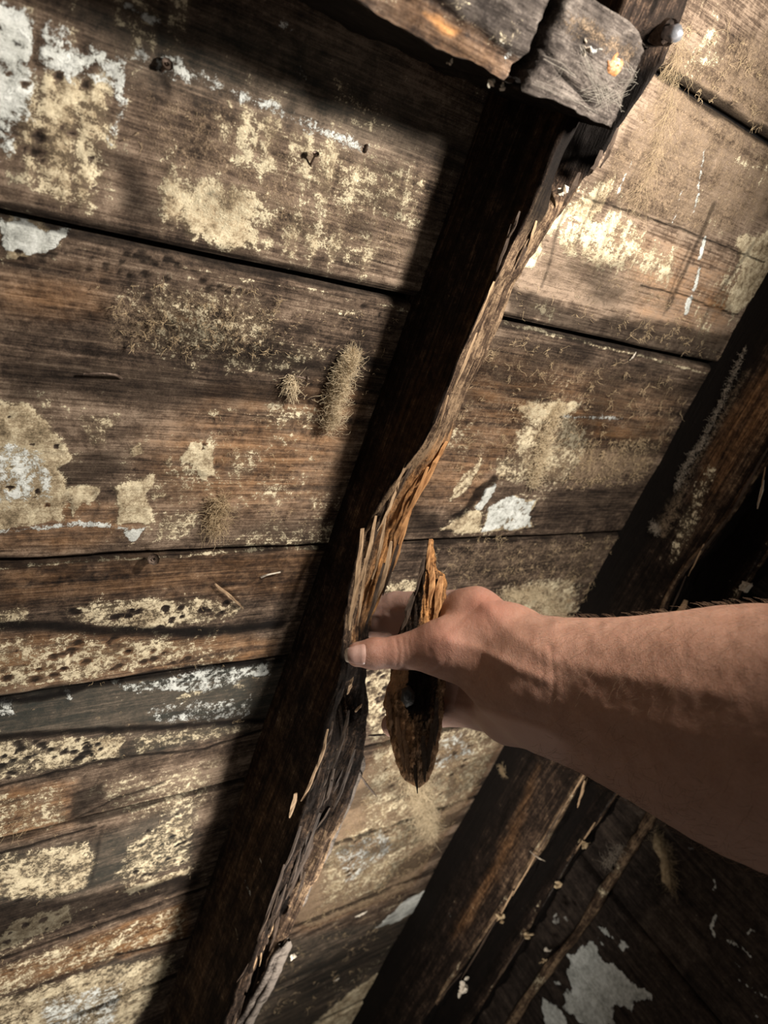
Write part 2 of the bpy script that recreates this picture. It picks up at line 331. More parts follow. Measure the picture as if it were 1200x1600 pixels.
# ------------------------------------------------------------------ the roof: boards over an added black sheet, shade for the gaps put in as colour
ceiling = thing('ceiling', (0, 0, 0), 'steep plank roof deck of wide old boards with peeling paint and dark joints', None, None, 'structure')
STR = [
 # ---- streaks and mottling low in the right bay
 ('dark', .62, .003, [(600, 1335), (660, 1308), (715, 1285)], .006), ('dark', .62, .003, [(555, 1405), (650, 1358)], .007), ('dark', .7, .003, [(465, 1545), (540, 1510), (610, 1476)], .008), ('dark', .7, .003, [(440, 1590), (560, 1530)], .008),
 ('dark', .6, .003, [(655, 1315), (765, 1262)], .006), ('dark', .55, .004, [(520, 1480), (620, 1432)], .008), ('dark', .6, .004, [(575, 1235), (640, 1205)], .006), ('dark', .5, .004, [(700, 1190), (775, 1175)], .008), ('dark', .6, .004, [(610, 1265), (700, 1225)], .005),
 ('white', .47, .008, [(520, 1335), (600, 1290), (620, 1325), (540, 1385)]), ('white', .46, .008, [(640, 1172), (720, 1140), (745, 1175), (660, 1212)]), ('dark', .5, .012, [(560, 1190), (620, 1180), (600, 1250), (560, 1270)]),
 # ---- left bay, top board
 ('tone', .10, .05, [(0, 0), (700, 200), (640, 450), (0, 330)]),
 ('fuzz', .52, .03, [(190, 110), (360, 130), (690, 260), (650, 440), (420, 400), (250, 340), (200, 240)]),
 ('green', .7, .02, [(100, 0), (600, 40), (720, 240), (560, 230), (350, 140), (200, 90)]),
 ('cream', .62, .012, [(0, 100), (175, 105), (182, 225), (165, 240), (150, 330), (45, 312), (30, 240), (0, 250)]),
 ('white', .72, .010, [(-60, -20), (75, 15), (112, 55), (197, 95), (197, 140), (186, 218), (172, 222), (178, 140), (150, 118), (105, 128), (62, 112), (45, 190), (20, 240), (-60, 235)]),
 ('white', -.75, .003, [(60, 10), (56, 50), (50, 95)], .003),
 ('dark', .75, .012, [(165, 225), (200, 230), (225, 260), (252, 300), (255, 348), (200, 335), (178, 320), (183, 280)]),
 ('dark', .6, .01, [(0, 240), (28, 245), (34, 312), (0, 322)]),
 ('cream', .72, .010, [(249, 300), (252, 285), (267, 236), (276, 264), (330, 268), (400, 300), (404, 388), (350, 383), (280, 358), (257, 340)]),
 ('cream', .52, .02, [(404, 300), (520, 352), (604, 380), (602, 432), (480, 412), (404, 392)]),
 ('cream', .47, .02, [(340, 120), (560, 230), (680, 270), (640, 360), (500, 330), (400, 280), (300, 200)]),
 ('white', .50, .006, [(215, 85), (262, 105), (340, 130), (400, 160), (470, 190), (565, 232)], .012),
 ('white', .66, .003, [(255, 95), (275, 98), (268, 112)], .009),
 ('dark', .85, .006, [(238, 100), (258, 106), (270, 148), (258, 150), (234, 126)]),
 ('dark', .75, .006, [(0, 328), (200, 366), (420, 412), (640, 460)], .012),
 ('dark', .6, .004, [(325, 300), (338, 306), (345, 318)], .006),
 ('white', .6, .003, [(195, 8), (205, 14), (245, 32)], .006), ('white', .6, .003, [(466, 105), (470, 120)], .006), ('white', .5, .003, [(438, 36), (455, 46)], .004),
 ('gouge', 1.0, .02, [(440, 220), (690, 270), (640, 450), (430, 400)]), ('gouge', .8, .02, [(300, 130), (450, 180), (440, 220), (300, 190)]),
 # ---- left bay, second board
 ('tone', -.02, .03, [(0, 350), (640, 475), (520, 850), (0, 870)]),
 ('dark', .55, .015, [(0, 372), (640, 482), (640, 500), (440, 470), (200, 430), (0, 430)]),
 ('white', 1.0, .003, [(6, 345), (50, 340), (107, 362), (86, 376), (76, 400), (30, 402), (8, 395)]),
 ('cream', 1.0, .003, [(6, 345), (50, 340), (107, 362), (86, 376), (76, 400), (30, 402), (8, 395)]),
 ('fuzz', .58, .02, [(170, 445), (330, 435), (440, 460), (445, 520), (390, 572), (270, 568), (150, 545)]),
 ('cream', .44, .02, [(200, 440), (330, 440), (440, 470), (430, 530), (360, 565), (230, 540)]),
 ('cream', .44, .01, [(484, 482), (560, 480), (575, 500), (490, 502)]),
 ('cream', .42, .01, [(440, 545), (500, 535), (540, 550), (500, 575), (430, 580)]),
 ('orange', .35, .02, [(0, 438), (150, 440), (150, 475), (0, 480)]),
 ('orange', .6, .004, [(278, 490), (305, 495), (300, 502)]),
 ('dark', .62, .015, [(0, 540), (180, 560), (480, 600), (560, 650), (430, 640), (250, 640), (110, 625), (0, 632)]),
 ('dark', .6, .01, [(0, 615), (60, 618), (90, 650), (60, 640), (0, 630)]),
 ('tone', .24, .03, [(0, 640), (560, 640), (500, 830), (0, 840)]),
 ('orange', .42, .03, [(330, 640), (560, 620), (505, 790), (380, 800), (250, 770), (240, 690)]),
 ('orange', .5, .015, [(0, 775), (120, 780), (260, 810), (100, 850), (0, 852)]),
 ('cream', 1.05, .006, [(-40, 636), (40, 630), (70, 650), (80, 672), (112, 700), (117, 720), (92, 736), (105, 768), (96, 815), (50, 820), (-40, 826)]),
 ('white', .52, .012, [(-40, 690), (50, 690), (95, 740), (90, 790), (-40, 790)]),
 ('cream', 1.05, .004, [(104, 772), (125, 758), (155, 760), (152, 780), (130, 790), (110, 812)]),
 ('cream', 1.15, .004, [(178, 756), (215, 754), (234, 744), (240, 760), (224, 776), (240, 800), (234, 820), (190, 820), (184, 790)]),
 ('cream', .9, .003, [(230, 768), (257, 770), (255, 777), (232, 776)]),
 ('white', .95, .003, [(196, 830), (225, 824), (220, 845), (207, 850)]),
 ('cream', 1.2, .003, [(280, 716), (298, 693), (325, 692), (337, 715), (333, 735), (312, 755), (306, 735)]),
 ('dark', .5, .003, [(250, 745), (300, 735), (320, 742)], .008),
 ('cream', 1.2, .003, [(203, 702), (222, 695), (224, 717), (208, 718)]), ('cream', .8, .003, [(256, 718), (274, 699), (266, 730)]),
 ('cream', .50, .006, [(118, 645), (185, 640), (186, 665), (170, 680), (164, 705), (135, 702), (120, 665)]),
 ('cream', .52, .006, [(250, 800), (310, 800), (300, 838), (240, 845)]),
 ('white', .60, .003, [(0, 828), (60, 824), (120, 818), (200, 828)], .006),
 ('cream', .45, .006, [(305, 640), (420, 645), (422, 655), (310, 650)]),
 ('cream', .40, .01, [(360, 690), (420, 690), (410, 750), (350, 750)]),
 ('dark', .65, .006, [(105, 770), (115, 790), (98, 820)], .005), ('dark', .65, .006, [(150, 765), (155, 790), (140, 825)], .007),
 ('dark', .5, .02, [(360, 815), (520, 800), (500, 850), (370, 850)]),
 ('cream', .55, .0015, [(0, 887), (240, 873), (500, 856)], .0028), ('cream', .45, .0015, [(130, 388), (400, 440), (640, 486)], .0025),
 # ---- left bay, third board and below
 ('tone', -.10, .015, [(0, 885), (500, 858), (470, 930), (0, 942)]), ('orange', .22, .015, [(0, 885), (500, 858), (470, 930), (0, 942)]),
 ('cream', .60, .008, [(98, 952), (150, 940), (330, 932), (384, 945), (362, 966), (230, 986), (110, 976)]),
 ('cream', .55, .006, [(-40, 945), (44, 950), (40, 975), (-40, 982)]),
 ('dark', .95, .004, [(-40, 978), (60, 978), (150, 986), (330, 986), (440, 976)], .012),
 ('cream', .50, .012, [(-40, 1000), (100, 988), (330, 1000), (320, 1020), (290, 1040), (120, 1066), (-40, 1088)]),
 ('tone', .12, .012, [(-40, 1000), (100, 988), (430, 1000), (420, 1030), (290, 1040), (120, 1066), (-40, 1088)]), ('orange', .4, .01, [(-40, 1000), (100, 988), (430, 1000), (420, 1030), (290, 1040), (120, 1066), (-40, 1088)]),
 ('dark', .98, .003, [(-40, 1100), (60, 1094), (160, 1070), (300, 1046), (440, 1034)], .009),
 ('green', .9, .01, [(-40, 1090), (440, 1036), (440, 1120), (-40, 1160)]),
 ('white', .60, .006, [(160, 1066), (240, 1060), (330, 1043), (420, 1036), (430, 1052), (340, 1082), (200, 1084)]),
 ('white', .55, .004, [(-40, 1100), (20, 1095), (25, 1120), (-40, 1125)]), ('white', .6, .003, [(100, 1080), (110, 1092)], .008),
 ('white', .46, .01, [(240, 1100), (400, 1085), (400, 1125), (230, 1135)]),
 ('dark', .95, .004, [(-40, 1158), (100, 1148), (260, 1138), (430, 1126)], .010),
 ('cream', .58, .006, [(-40, 1162), (100, 1156), (200, 1150), (190, 1186), (100, 1206), (-40, 1228)]),
 ('cream', .45, .01, [(200, 1150), (400, 1128), (400, 1142), (210, 1186)]),
 ('green', .6, .01, [(200, 1150), (400, 1128), (400, 1142), (210, 1186)]),
 ('dark', .95, .0025, [(-40, 1240), (100, 1207), (200, 1186), (320, 1172), (410, 1142)], .005),
 ('tone', .20, .02, [(-40, 1240), (380, 1170), (330, 1290), (-40, 1330)]),
 ('orange', .55, .012, [(-40, 1245), (112, 1225), (108, 1290), (-40, 1322)]), ('cream', .46, .01, [(-40, 1245), (112, 1225), (108, 1290), (-40, 1322)]),
 ('cream', .42, .02, [(130, 1225), (360, 1180), (330, 1260), (200, 1290)]),
 ('dark', .8, .006, [(112, 1240), (170, 1220), (165, 1250), (105, 1290)]),
 ('dark', .9, .002, [(104, 1290), (180, 1250), (256, 1224)], .004), ('dark', .9, .002, [(90, 1292), (205, 1262)], .003), ('dark', .9, .0025, [(-40, 1345), (60, 1316), (150, 1290)], .005),
 ('cream', .60, .010, [(-40, 1345), (140, 1310), (150, 1340), (140, 1385), (100, 1402), (-40, 1408)]),
 ('cream', .52, .012, [(205, 1310), (305, 1250), (300, 1345), (200, 1392), (180, 1372)]),
 ('dark', .6, .004, [(158, 1296), (148, 1340), (143, 1385)], .007),
 ('dark', .80, .010, [(-40, 1412), (110, 1402), (320, 1358), (312, 1384), (120, 1440), (-40, 1500)]),
 ('cream', .86, .006, [(-40, 1500), (36, 1430), (78, 1425), (105, 1412), (112, 1440), (60, 1458)]),
 ('cream', .7, .004, [(190, 1390), (300, 1352), (305, 1358), (200, 1398)]),
 ('cream', .44, .012, [(-40, 1522), (290, 1412), (290, 1462), (140, 1512), (-40, 1570)]), ('orange', .65, .01, [(-40, 1530), (290, 1412), (290, 1462), (140, 1512), (-40, 1560)]),
 ('orange', .9, .003, [(130, 1512), (170, 1488), (205, 1468)], .004),
 ('dark', .9, .003, [(180, 1492), (230, 1482), (300, 1464)], .007),
 ('cream', .64, .010, [(-60, 1575), (180, 1506), (275, 1490), (240, 1560), (180, 1640), (-100, 1700)]), ('green', .5, .02, [(150, 1500), (275, 1490), (200, 1640), (100, 1600)]),
 ('green', .75, .02, [(-40, 1345), (150, 1310), (300, 1250), (300, 1350), (110, 1402), (-40, 1408)]), ('green', .6, .01, [(-40, 1162), (200, 1150), (190, 1186), (-40, 1228)]),
 ('white', .5, .01, [(60, 1560), (200, 1530), (180, 1600), (60, 1620)]),
 # ---- right bay, top boards
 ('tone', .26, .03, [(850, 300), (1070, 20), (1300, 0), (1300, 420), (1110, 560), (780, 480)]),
 ('fuzz', .60, .02, [(900, 300), (1060, 60), (1250, 20), (1250, 330), (1100, 380), (930, 330)]),
 ('fuzz', .48, .02, [(800, 440), (860, 350), (1050, 420), (1080, 500), (900, 480)]),
 ('orange', .40, .02, [(960, 360), (1150, 420), (1130, 525), (1000, 490)]), ('tone', .16, .02, [(960, 360), (1150, 420), (1130, 525), (1000, 490)]),
 ('cream', .86, .006, [(812, 415), (846, 334), (905, 306), (957, 262), (948, 300), (925, 344), (985, 346), (978, 354), (922, 362), (884, 332), (852, 366), (826, 412)]),
 ('cream', .55, .01, [(850, 360), (960, 330), (1060, 400), (1040, 440), (900, 420)]),
 ('cream', .90, .006, [(1146, 372), (1260, 350), (1220, 420), (1145, 492), (1126, 482), (1152, 420)]),
 ('dark', .65, .003, [(884, 312), (868, 350), (842, 445)], .006), ('dark', .6, .003, [(942, 270), (905, 350), (895, 380)], .006), ('dark', .5, .003, [(1000, 240), (950, 330), (930, 420)], .006),
 ('dark', .65, .004, [(1110, 320), (1070, 410), (1040, 480)], .010), ('dark', .6, .004, [(1075, 380), (1050, 440), (1035, 490)], .007), ('dark', .55, .004, [(1170, 380), (1110, 470), (1090, 520)], .010),
 ('orange', .9, .008, [(1100, 462), (1132, 450), (1142, 478), (1112, 502)]), ('dark', .5, .008, [(1100, 462), (1132, 450), (1142, 478), (1112, 502)]),
 ('white', .72, .002, [(1092, 236), (1084, 300), (1078, 330)], .004), ('white', .9, .002, [(1096, 370), (1088, 400)], .007), ('white', .9, .002, [(1088, 415), (1080, 450)], .006), ('white', .9, .002, [(1075, 465), (1070, 485)], .009),
 ('white', .6, .0015, [(980, 250), (960, 300)], .0025), ('white', .6, .0015, [(1060, 300), (1045, 350)], .0025),
 ('dark', .9, .0015, [(908, 306), (1000, 336), (1100, 372), (1190, 408)], .003), ('dark', .9, .0015, [(995, 446), (1055, 456), (1150, 492)], .003),
 ('dark', .72, .008, [(788, 440), (850, 458), (930, 492), (1040, 498), (1140, 520), (1110, 578), (780, 492)]),
 ('cream', .5, .006, [(820, 465), (850, 468), (880, 490), (850, 495), (820, 480)]),
 ('gouge', 1.0, .02, [(820, 360), (900, 300), (1000, 250), (1160, 420), (1140, 530), (1000, 490)]),
 # ---- right bay, second board
 ('dark', .45, .015, [(770, 500), (1100, 580), (1085, 620), (900, 590), (740, 580)]),
 ('orange', .30, .03, [(740, 560), (1060, 620), (1030, 700), (700, 700)]),
 ('fuzz', .45, .02, [(770, 500), (1090, 590), (1020, 740), (690, 720), (720, 600)]),
 ('cream', .72, .006, [(806, 640), (830, 625), (872, 622), (905, 630), (890, 650), (860, 660), (815, 656)]),
 ('white', .6, .004, [(870, 650), (920, 650), (972, 652)], .006),
 ('cream', .55, .015, [(820, 650), (900, 640), (925, 700), (880, 760), (805, 755), (800, 690)]), ('fuzz', .75, .02, [(820, 650), (900, 640), (925, 700), (880, 760), (805, 755), (800, 690)]),
 ('orange', .55, .012, [(930, 650), (1010, 680), (960, 702), (920, 692)]),
 ('fuzz', .72, .02, [(900, 700), (1040, 680), (1005, 742), (890, 765)]), ('tone', .15, .02, [(900, 700), (1040, 680), (1005, 742), (890, 765)]),
 ('tone', .16, .02, [(690, 680), (830, 700), (800, 790), (650, 800)]), ('orange', .35, .02, [(690, 680), (800, 690), (740, 790), (640, 790)]),
 ('dark', .85, .006, [(742, 764), (772, 738), (780, 750), (752, 790), (712, 815), (700, 808), (730, 790)]),
 ('cream', .62, .004, [(700, 786), (728, 735), (752, 712), (756, 720), (735, 762), (705, 786)]), ('cream', .5, .006, [(770, 715), (810, 710), (812, 755), (778, 750)]),
 ('cream', .95, .003, [(684, 832), (712, 812), (728, 800), (748, 800), (756, 830), (720, 834)]),
 ('dark', -.95, .003, [(742, 792), (758, 766), (776, 754), (772, 770), (754, 796)]), ('white', .72, .003, [(742, 792), (758, 766), (776, 754), (772, 770), (754, 796)]),
 ('white', .74, .0025, [(755, 831), (764, 792), (800, 773), (838, 784), (824, 806), (832, 824)]),
 ('cream', .95, .0025, [(755, 831), (764, 792), (800, 773), (838, 784), (824, 806), (832, 824)]),
 ('dark', .65, .012, [(640, 790), (690, 800), (690, 832), (640, 836)]), ('dark', .5, .015, [(850, 765), (1020, 745), (985, 800), (840, 832)]),
 ('cream', .62, .0015, [(790, 506), (900, 532), (1000, 556), (1105, 583)], .003),
 # ---- right bay, third board and below
 ('dark', .55, .006, [(700, 1200), (790, 1165), (770, 1215), (690, 1250)]), ('dark', .5, .006, [(560, 1180), (610, 1140), (600, 1200), (570, 1230)]),
 ('tone', -.05, .015, [(620, 838), (970, 828), (900, 930), (620, 930)]),
 ('fuzz', .48, .015, [(690, 845), (970, 832), (900, 930), (700, 905)]),
 ('cream', .60, .012, [(780, 916), (900, 900), (905, 955), (880, 990), (800, 965)]), ('fuzz', .8, .015, [(780, 916), (900, 900), (905, 955), (880, 990), (800, 965)]),
 ('cream', .58, .008, [(605, 908), (660, 905), (645, 935), (600, 930)]),
 ('tone', .16, .03, [(560, 1040), (880, 960), (790, 1180), (640, 1420), (440, 1500), (500, 1300)]),
 ('cream', .60, .008, [(560, 1048), (640, 1045), (605, 1150), (580, 1165)]),
 ('cream', .46, .015, [(580, 1165), (620, 1100), (800, 1100), (770, 1180), (745, 1230), (650, 1300), (560, 1300)]),
 ('fuzz', .85, .02, [(500, 1280), (600, 1160), (790, 1150), (730, 1250), (640, 1390), (480, 1450), (440, 1440)]),
 ('orange', .45, .02, [(500, 1280), (600, 1160), (790, 1150), (730, 1250), (640, 1390), (480, 1450), (440, 1440)]),
 ('cream', .50, .015, [(500, 1330), (600, 1270), (660, 1310), (600, 1390), (500, 1420)]),
 ('dark', .62, .005, [(655, 1296), (776, 1232), (752, 1272), (640, 1322)]), ('dark', .60, .006, [(610, 1350), (735, 1290), (710, 1330), (600, 1380)]),
 ('white', .92, .003, [(585, 1450), (630, 1408), (668, 1386), (660, 1415), (620, 1440)]),
 ('dark', .60, .006, [(570, 1462), (655, 1424), (612, 1500), (500, 1555), (440, 1550), (540, 1480)]), ('green', .5, .01, [(400, 1480), (655, 1424), (600, 1600), (380, 1620)]),
 ('cream', .78, .006, [(480, 1610), (550, 1548), (602, 1512), (570, 1610)]),
 ('dark', .55, .006, [(440, 1560), (540, 1530), (500, 1600), (400, 1620)]),
]
BOARDS = [  # y low, y high, z offset, tone, gap below
 (.424, .68, .001, .54), (.684, .95, .0, .52),
 (.124, .42, .000, .56), (-.108, .117, .0035, .56), (-.3625, -.113, .0, .50), (-.506, -.3645, -.0005, .47), (-.698, -.5075, -.0015, .50),
 (-.902, -.6995, .001, .50), (-1.10, -.906, .0, .50), (-1.30, -1.103, .001, .46), (-1.52, -1.303, -.001, .48), (-1.78, -1.523, .001, .48), (-2.10, -1.783, 0, .48), (-2.45, -2.103, 0, .48)]
# pits and worm holes eaten through the old paint
_rs = np.random.RandomState(21)
def pits(poly, n, r):
    P = np.array([at_z(*p)[:2] for p in poly]); out = []
    while len(out) < n:
        x = _rs.uniform(P[:, 0].min(), P[:, 0].max()); y = _rs.uniform(P[:, 1].min(), P[:, 1].max())
        if poly_sd(P, np.array([x]), np.array([y]))[0] < 0: out.append((x, y, r * _rs.uniform(.5, 1.4)))
    return out
PITS = (pits([(0, 1000), (100, 990), (330, 1000), (290, 1040), (120, 1064), (0, 1085)], 26, .0030) + pits([(0, 1164), (195, 1152), (185, 1184), (0, 1224)], 34, .0028) + pits([(100, 955), (380, 938), (360, 964), (230, 984)], 22, .0026)
        + pits([(205, 1310), (305, 1250), (300, 1345), (200, 1390)], 24, .0022) + pits([(0, 1400), (110, 1390), (110, 1440), (0, 1480)], 12, .003) + pits([(0, 640), (100, 680), (90, 800), (0, 820)], 9, .0015)
        + pits([(570, 1052), (620, 1050), (600, 1140)], 14, .0035) + pits([(0, 375), (640, 490), (640, 505), (0, 400)], 30, .0022) + pits([(190, 390), (300, 412), (290, 420), (190, 402)], 14, .0024) + pits([(280, 696), (325, 694), (333, 732), (310, 752)], 5, .0014)
        + pits([(10, 110), (170, 115), (150, 320), (45, 305)], 16, .0016) + pits([(600, 1180), (760, 1120), (700, 1260), (520, 1400)], 40, .0035))
BOARD_Z = []
def board_mesh(i, y0, y1, dz, tone):
    sx = .0020 if -1.35 < y1 < .43 else .006
    xs = np.concatenate([np.arange(-.62, .07, .02), np.arange(.075, .93, sx), np.arange(.94, 1.14, .03)])
    ny = max(8, int((y1 - y0) / sx))
    ys = np.linspace(y0, y1, ny)
    ys = np.concatenate([[y0, y0], ys, [y1, y1]])
    XX, YY = np.meshgrid(xs, ys, indexing='ij')
    X = XX.ravel(); Y = YY.ravel()
    ma = np.zeros((X.size, 4)); mb = np.zeros((X.size, 4))
    mb[:, 0] = tone + (fbm(X * 5 + i * 9, Y * 30, 3, 50 + i) - .5) * .35
    # stroke points sit on the board planes
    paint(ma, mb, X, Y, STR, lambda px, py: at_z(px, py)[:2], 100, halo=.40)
    # scattered residue of paint and grime everywhere
    res = fbm(X * 13 + i * 3, Y * 17, 4, 140 + i)
    ma[:, 0] = np.maximum(ma[:, 0], sstep(.52, .80, res) * .38)
    grime = fbm(X * 8, Y * 22 + i, 4, 150 + i)
    ma[:, 2] = np.maximum(ma[:, 2], sstep(.52, .76, grime) * .60 * (ma[:, 0] < .6))
    mb[:, 0] += (fbm(X * 22, Y * 60, 3, 160 + i) - .5) * .30
    # vertical drips and saw kerfs break the paint on the top boards
    if .1 > y0 > -.2 or .3 > y0 > .1:
        st = (fbm(X * 190 + (Y * 14), Y * 9, 3, 7) - .5)
        ma[:, 0] = np.where(ma[:, 0] > .01, np.clip(ma[:, 0] + st * .55, 0, 1), 0)
        mb[:, 0] += st * .25
    # ragged dark edges of each board
    e = np.minimum(Y - y0, y1 - Y)
    ma[:, 2] = np.maximum(ma[:, 2], .8 * (1 - sstep(.001, .007, e + (fbm(X * 30, Y * 30, 3, i) - .5) * .010)))
    for hx_, hy_, hr_ in PITS:
        if not (y0 < hy_ < y1): continue
        sl = np.nonzero((np.abs(X - hx_) < hr_ * 3) & (np.abs(Y - hy_) < hr_ * 2))[0]
        w_ = 1 - sstep(.6, 1.3, np.hypot((X[sl] - hx_) / 1.3, Y[sl] - hy_) / hr_)
        ma[sl, 0] *= 1 - w_; ma[sl, 1] *= 1 - w_; ma[sl, 2] = np.maximum(ma[sl, 2], w_ * .85)
    ma = np.clip(ma, 0, 1)
    h = (fbm(X * 4 + i, Y * 16, 2, 20 + i) - .5) * .004 + (fbm(X * 9, Y * 260, 3, 30 + i) - .5) * .0011 + (fbm(X * 90, Y * 90, 3, 40 + i) - .5) * .0008
    rag = fbm(X * 160, Y * 160, 3, 60 + i)
    paintm = np.maximum(sstep(.44, .6, ma[:, 0] + (rag - .5) * .7), sstep(.44, .6, ma[:, 1] + (rag - .5) * .6))
    h += paintm * .0011 + ma[:, 3] * (rag ** 2) * .0022 - sstep(.55, .95, ma[:, 2]) * .0012 * (rag + .2)
    # worm holes
    wh = vnoise(X * 55 + i * 5, Y * 75, 77)
    z = dz + h
    # rounded and broken arrises
    chip = (fbm(X * 45, Y * 3 + i, 4, 90 + i)) * .004
    z -= .004 * np.clip(1 - e / (.002 + chip), 0, 1) ** 2
    Z = z.reshape(XX.shape)
    Z[:, 0] = -.02; Z[:, -1] = -.02
    # wander of the edges
    w0 = (fbm(xs * 9, xs * 0 + i, 3, 5) - .5) * .0022; w1 = (fbm(xs * 9, xs * 0 + i + .5, 3, 6) - .5) * .0022
    tY = (YY - y0) / (y1 - y0)
    YYw = YY + w0[:, None] * (1 - tY) + w1[:, None] * tY
    V = np.stack([XX, YYw, Z], -1).reshape(-1, 3)
    return make_mesh('board', V, grid_faces(len(xs), len(ys)), {'ma': ma, 'mb': mb})
for i, (y0, y1, dz, tone) in enumerate(BOARDS):
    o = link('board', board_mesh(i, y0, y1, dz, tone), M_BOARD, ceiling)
under = link('gap_backing', make_mesh('gap_backing', [(-.65, -2.5, -.022), (1.2, -2.5, -.022), (1.2, .98, -.022), (-.65, .98, -.022)], [(0, 1, 2, 3)]), M_BLACK, ceiling)
# ------------------------------------------------------------------ timbers that run up the slope
def prof(pts):
    p = np.array(sorted(pts)); return lambda y: np.interp(y, p[:, 0], p[:, 1])
def rafter_mesh(xL, xR, zL, zR, y0, y1, step, rot, color, seed, nF=44, hollow=None, edge_jag=.003, lean=0.0):
    """left face, worn front, right face; zL/zR give the front edges along y"""
    ys = np.arange(y0, y1, step); n = len(ys)
    nl = 16; nr = 8
    s = np.concatenate([np.linspace(0, 1, nl, endpoint=False), 1 + np.linspace(0, 1, nF), 2 + np.linspace(0, 1, nr + 1)[1:]])
    S, Y = np.meshgrid(s, ys, indexing='xy'); S = S.ravel(); Y = Y.ravel()
    jl = (fbm(Y * 16, Y * 0 + seed, 5, seed, .62) - .5) * edge_jag * 2; jr = (fbm(Y * 22, Y * 0 + seed + 3, 5, seed + 9, .62) - .5) * edge_jag * 2.6
    ZL = zL(Y) + jl; ZR = zR(Y) + jr
    f = np.clip(S - 1, 0, 1)
    X = np.where(S < 1, xL, np.where(S < 2, xL + (xR - xL) * f, xR))
    Z = np.where(S < 1, -.012 + (ZL + .012) * S, np.where(S < 2, ZL + (ZR - ZL) * f, ZR + (-.012 - ZR) * np.clip(S - 2, 0, 1)))
    # fibrous relief running along the grain
    q = np.where(S < 1, Z, np.where(S < 2, X, Z))
    fib = fbm(q * 170 + fbm(Y * 12, q * 40, 2, seed + 1) * 2.2, Y * 11, 4, seed + 2, .6) - .5
    fine = fbm(q * 520, Y * 34, 2, seed + 4) - .5; knob = fbm(q * 120 + 5, Y * 60, 4, seed + 14, .65) - .5
    ridge = 1 - np.abs(fbm(q * 95 + Y * 4, Y * 7 + 3, 3, seed + 6) - .5) * 4
    R = rot(Y, S)
    d = fib * (.0016 + .015 * R) + fine * (.0007 + .004 * R) + ridge * .003 * R + knob * .008 * R ** 2
    front = sstep(1.0, 1.06, S) * (1 - sstep(1.94, 2.0, S))
    if hollow is not None: d = d - hollow(Y, f) * front
    left = S < 1
    edgew = np.where(S < 1, sstep(0, .1, S), 1)
    X = X + np.where(left, -d * .6, np.where(S > 2, d * .7, fib * .004 * R))
    Z = Z + d * np.where((S >= 1) & (S <= 2), 1, 0)
    X = X + lean * Z
    ma = np.zeros((X.size, 4)); mb = np.zeros((X.size, 4))
    color(ma, mb, X, Y, Z, S, f, fib, ridge)
    ma = np.clip(ma, 0, 1)
    F_ = grid_faces(n, len(s))
    return make_mesh('rafter_body', np.stack([X, Y, Z], -1), F_[:, ::-1], {'ma': ma, 'mb': mb})

def sliver(p0, p1, w, t, up=(0, 0, 1), bend=0.0, seed=0, mat=None, parent=None, name='splinter'):
    """one torn splinter: a faceted strip with frayed ends"""
    rs = np.random.RandomState(seed); p0 = np.array(p0); p1 = np.array(p1); n = 7
    T = (p1 - p0); L = np.linalg.norm(T); T = T / L
    side = np.cross(T, up); side /= np.linalg.norm(side); upv = np.cross(side, T)
    V = []
    for k in range(n):
        u = k / (n - 1); ww = w * (.25 + .75 * math.sin(math.pi * min(1, .12 + u * .95)) ** .6) * (1 + rs.uniform(-.25, .25)); tt = t * (.3 + .7 * math.sin(math.pi * (.08 + .86 * u)))
        c = p0 + T * L * u + upv * bend * math.sin(math.pi * u) + side * rs.uniform(-.15, .15) * w
        for a, b in ((-.5, -.3), (-.28, .42 + rs.uniform(-.2, .2)), (.1, .2 + rs.uniform(-.2, .4)), (.5, -.1), (.05, -.5)):
            V.append(c + side * ww * a + upv * tt * b)
    Fs = grid_faces(n, 5, True).tolist() + [[0, 1, 2, 3, 4], [(n - 1) * 5 + i for i in (4, 3, 2, 1, 0)]]
    at2 = {'ma': np.zeros((len(V), 4)), 'mb': np.tile([.45, 0, 0, 0], (len(V), 1))}
    return link(name, make_mesh(name, V, Fs, at2, False), mat, parent)

# ---- the broken middle rafter
zL1 = prof([(.6, .11), (.1, .102), (.03, .092), (-.013, .092), (-.047, .085), (-.11, .080), (-.186, .080), (-.211, .074), (-.26, .055), (-.32, .040), (-.379, .052),
            (-.413, .066), (-.451, .083), (-.514, .092), (-.61, .107), (-.67, .115), (-.73, .119), (-1.2, .121), (-2.5, .121)])
zR1 = prof([(.6, .10), (.1, .104), (.052, .091), (-.006, .074), (-.068, .053), (-.13, .058), (-.16, .052), (-.215, .053), (-.283, .043), (-.368, .046), (-.421, .043),
            (-.479, .066), (-.532, .103), (-.585, .118), (-.707, .121), (-.917, .113), (-1.074, .107), (-2.5, .107)])
def rot1(Y, S):
    fr = sstep(.99, 1.05, S) * (1 - .3 * sstep(1.9, 2.0, S))
    low = sstep(-.40, -.50, Y)
    return np.clip(fr * (.42 + .35 * low + .25 * sstep(-.20, -.24, Y) * (1 - sstep(-.36, -.42, Y))) + (S < 1) * sstep(.86, 1, S) * .25 + (S > 2) * .3 * (1 - sstep(2.3, 2.9, S)), 0, 1)
def hollow1(Y, f):
    mid = np.exp(-((f - .62) / .22) ** 2)
    h = mid * .018 * sstep(-.47, -.56, Y) * (1 - .5 * sstep(-.9, -1.1, Y))
    h = h + .034 * np.exp(-((f - .66) / .26) ** 2) * sstep(-.015, .03, Y) * (1 - sstep(.085, .12, Y))
    h = h + .024 * np.exp(-((Y + .50) / .022) ** 2) * np.exp(-((f - .55) / .3) ** 2)
    return h
